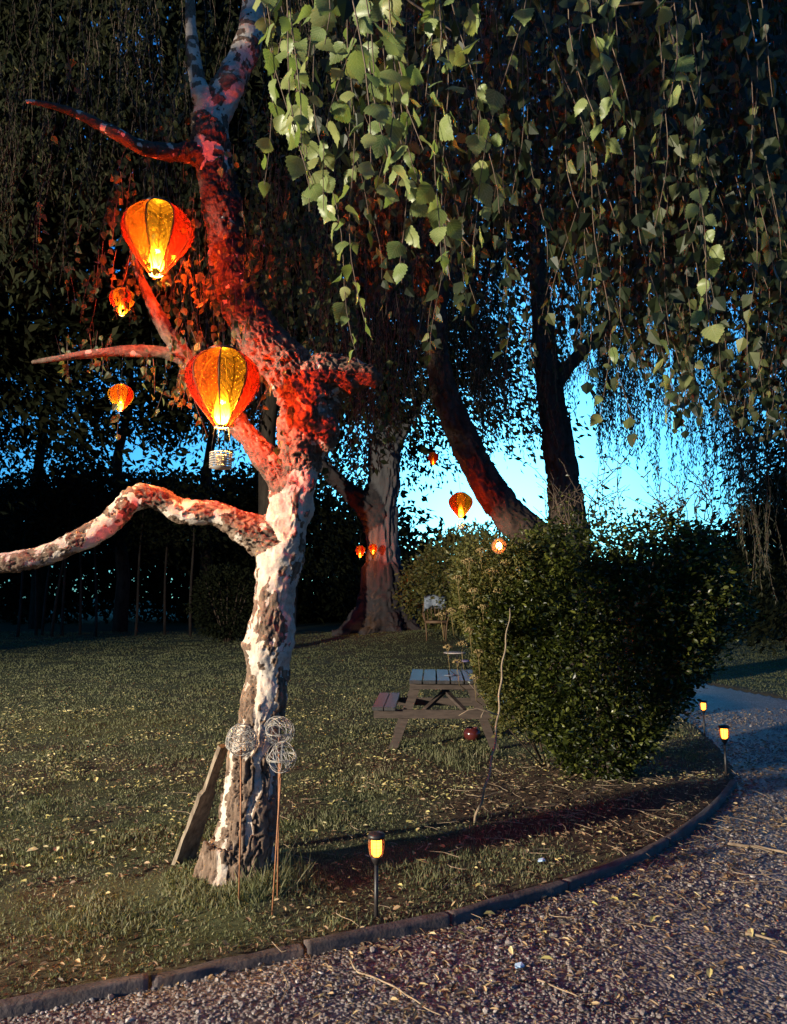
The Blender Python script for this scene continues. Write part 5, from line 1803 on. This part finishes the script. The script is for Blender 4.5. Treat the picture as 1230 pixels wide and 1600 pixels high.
# large single leaves one can pick out
yl = mesh_np('fallen_leaf', DL_V * np.array([1.9, 1, 1.3]), DL_F, M['yellow_leaf'], attrs={'rnd': np.zeros(7)})
picked = [(20, 1360), (50, 1340), (35, 1390), (148, 1362), (88, 1338), (103, 1290), (78, 1247), (148, 1252), (140, 1253), (100, 1218), (150, 1222), (245, 1208), (280, 1183), (130, 1154), (135, 1163), (100, 1190), (57, 1152), (8, 1150), (178, 1262), (20, 1232), (75, 1282), (285, 1285), (215, 1226), (300, 1213), (240, 1222), (170, 1168), (45, 1160), (510, 1170), (520, 1258), (490, 1310), (540, 1300), (575, 1325), (660, 1355), (515, 1262), (480, 1225), (620, 1240), (700, 1250), (560, 1200), (500, 1205), (690, 1330), (640, 1290)]
for k, (px, py) in enumerate(picked):
    q = G(px, py)
    o = bpy.data.objects.new('fallen_leaf', yl)
    o.location = (q.x, q.y, tz(q.x, q.y) + .032)
    o.rotation_euler = (random.gauss(0, .25), random.gauss(0, .25), random.uniform(0, 6.28))
    s = random.uniform(.045, .075)
    o.scale = (s, s, s)
    link(o)
    tag(o, 'single yellowed leaf lying on top of the lawn grass', 'leaf', 'single yellowed leaves on the lawn')
for k, (px, py) in enumerate([(765, 1440), (720, 1472), (995, 1412), (850, 1470), (800, 1498), (1105, 1456), (1195, 1475), (675, 1473), (855, 1512), (1110, 1535), (960, 1418), (1175, 1472), (1020, 1450), (750, 1465), (620, 1495), (1090, 1410), (930, 1425)]):
    q = G(px, py, -.05)
    o = bpy.data.objects.new('fallen_leaf', yl)
    o.location = (q.x, q.y, tz(q.x, q.y) + .026)
    o.rotation_euler = (random.gauss(0, .3), random.gauss(0, .3), random.uniform(0, 6.28))
    s = random.uniform(.045, .07)
    o.scale = (s * .7, s, s)
    link(o)
    tag(o, 'single pale dry leaf lying on the gravel driveway', 'leaf', 'single pale leaves on the driveway')

# twig litter
tl_ = []
for _ in range(260):
    if rng.random() < .75:
        q = np.array([rng.normal(1.6, .9), rng.normal(5.7, .8)])
    else:
        q = frustum_pts(1, 2.5, 7, 300, 1300)[0]
    a, L = rng.uniform(0, 6.28), rng.uniform(.05, .26)
    tt = np.linspace(0, 1, 5)
    xy_ = q[None] + np.stack([np.cos(a + .5 * tt), np.sin(a + .5 * tt)], 1) * (tt * L)[:, None] + rng.normal(0, .006, (5, 2))
    tl_.append(np.column_stack([xy_, terrain(xy_) + .016 + rng.uniform(0, .02) + rng.uniform(0, .03) * tt]))
v1, f1 = tubes_np(tl_, .0025, .0012, 5)
tag(obj_np('twig_litter', v1, f1, M['dry_twig'], None, smooth=True), 'thin dry twigs littering the ground round the bush', 'twigs', kind='stuff')


def stick(pxs, r, label, lift=.022, mat='dry_twig'):
    mb = MB()
    pts = []
    for px, py in pxs:
        q = G(px, py, -.045)
        q.z = tz(q.x, q.y) + lift
        pts.append((q, r))
    dn = catmull(pts, .02)
    mb.tube([q[0] + Vector((0, 0, .002 * math.sin(i))) for i, q in enumerate(dn)], [r * (1.1 - .6 * i / len(dn)) for i in range(len(dn))], 7)
    o = mb.build('stick', M[mat])
    tag(o, label, 'stick')


stick([(548, 1512), (560, 1530), (600, 1546), (640, 1570), (665, 1588), (690, 1600)], .0045, 'long thin curved stick on the gravel near the bottom centre')
stick([(1138, 1326), (1180, 1330), (1222, 1338), (1260, 1350)], .011, 'thick pale stick on the driveway at the right edge')
stick([(1165, 1470), (1190, 1474), (1222, 1482)], .007, 'short pale stick lying on gravel by the right edge, below the thick one')
stick([(840, 1542), (875, 1556), (905, 1570)], .004, 'short thin stick on the gravel right of the pale blue scrap')

q = G(811, 1518, -.04)
V = [(-.022, -.010, 0), (.004, -.016, .006), (.024, -.004, .004), (.014, .014, .010), (-.014, .012, .004)]
bs = MB().add([Vector((q.x, q.y, tz(q.x, q.y) + .024)) + Vector(v) for v in V] + [Vector((q.x, q.y, tz(q.x, q.y) + .016)) + Vector(v) for v in V], [(0, 1, 2, 3, 4), (9, 8, 7, 6, 5)] + [(k, k + 5, (k + 1) % 5 + 5, (k + 1) % 5) for k in range(5)]).build('plastic_scrap', M['scrap'], None, False)
tag(bs, 'small pale blue scrap on the gravel', 'scrap')
q = G(846, 1353)
bs2 = MB().add([Vector((q.x, q.y, tz(q.x, q.y) + .034)) + Vector(v) * 1.0 for v in V] + [Vector((q.x, q.y, tz(q.x, q.y) + .026)) + Vector(v) for v in V], [(0, 1, 2, 3, 4), (9, 8, 7, 6, 5)] + [(k, k + 5, (k + 1) % 5 + 5, (k + 1) % 5) for k in range(5)]).build('plastic_scrap', M['scrap'], None, False)
tag(bs2, 'tiny blue scrap on the grass behind the timber edging', 'scrap')
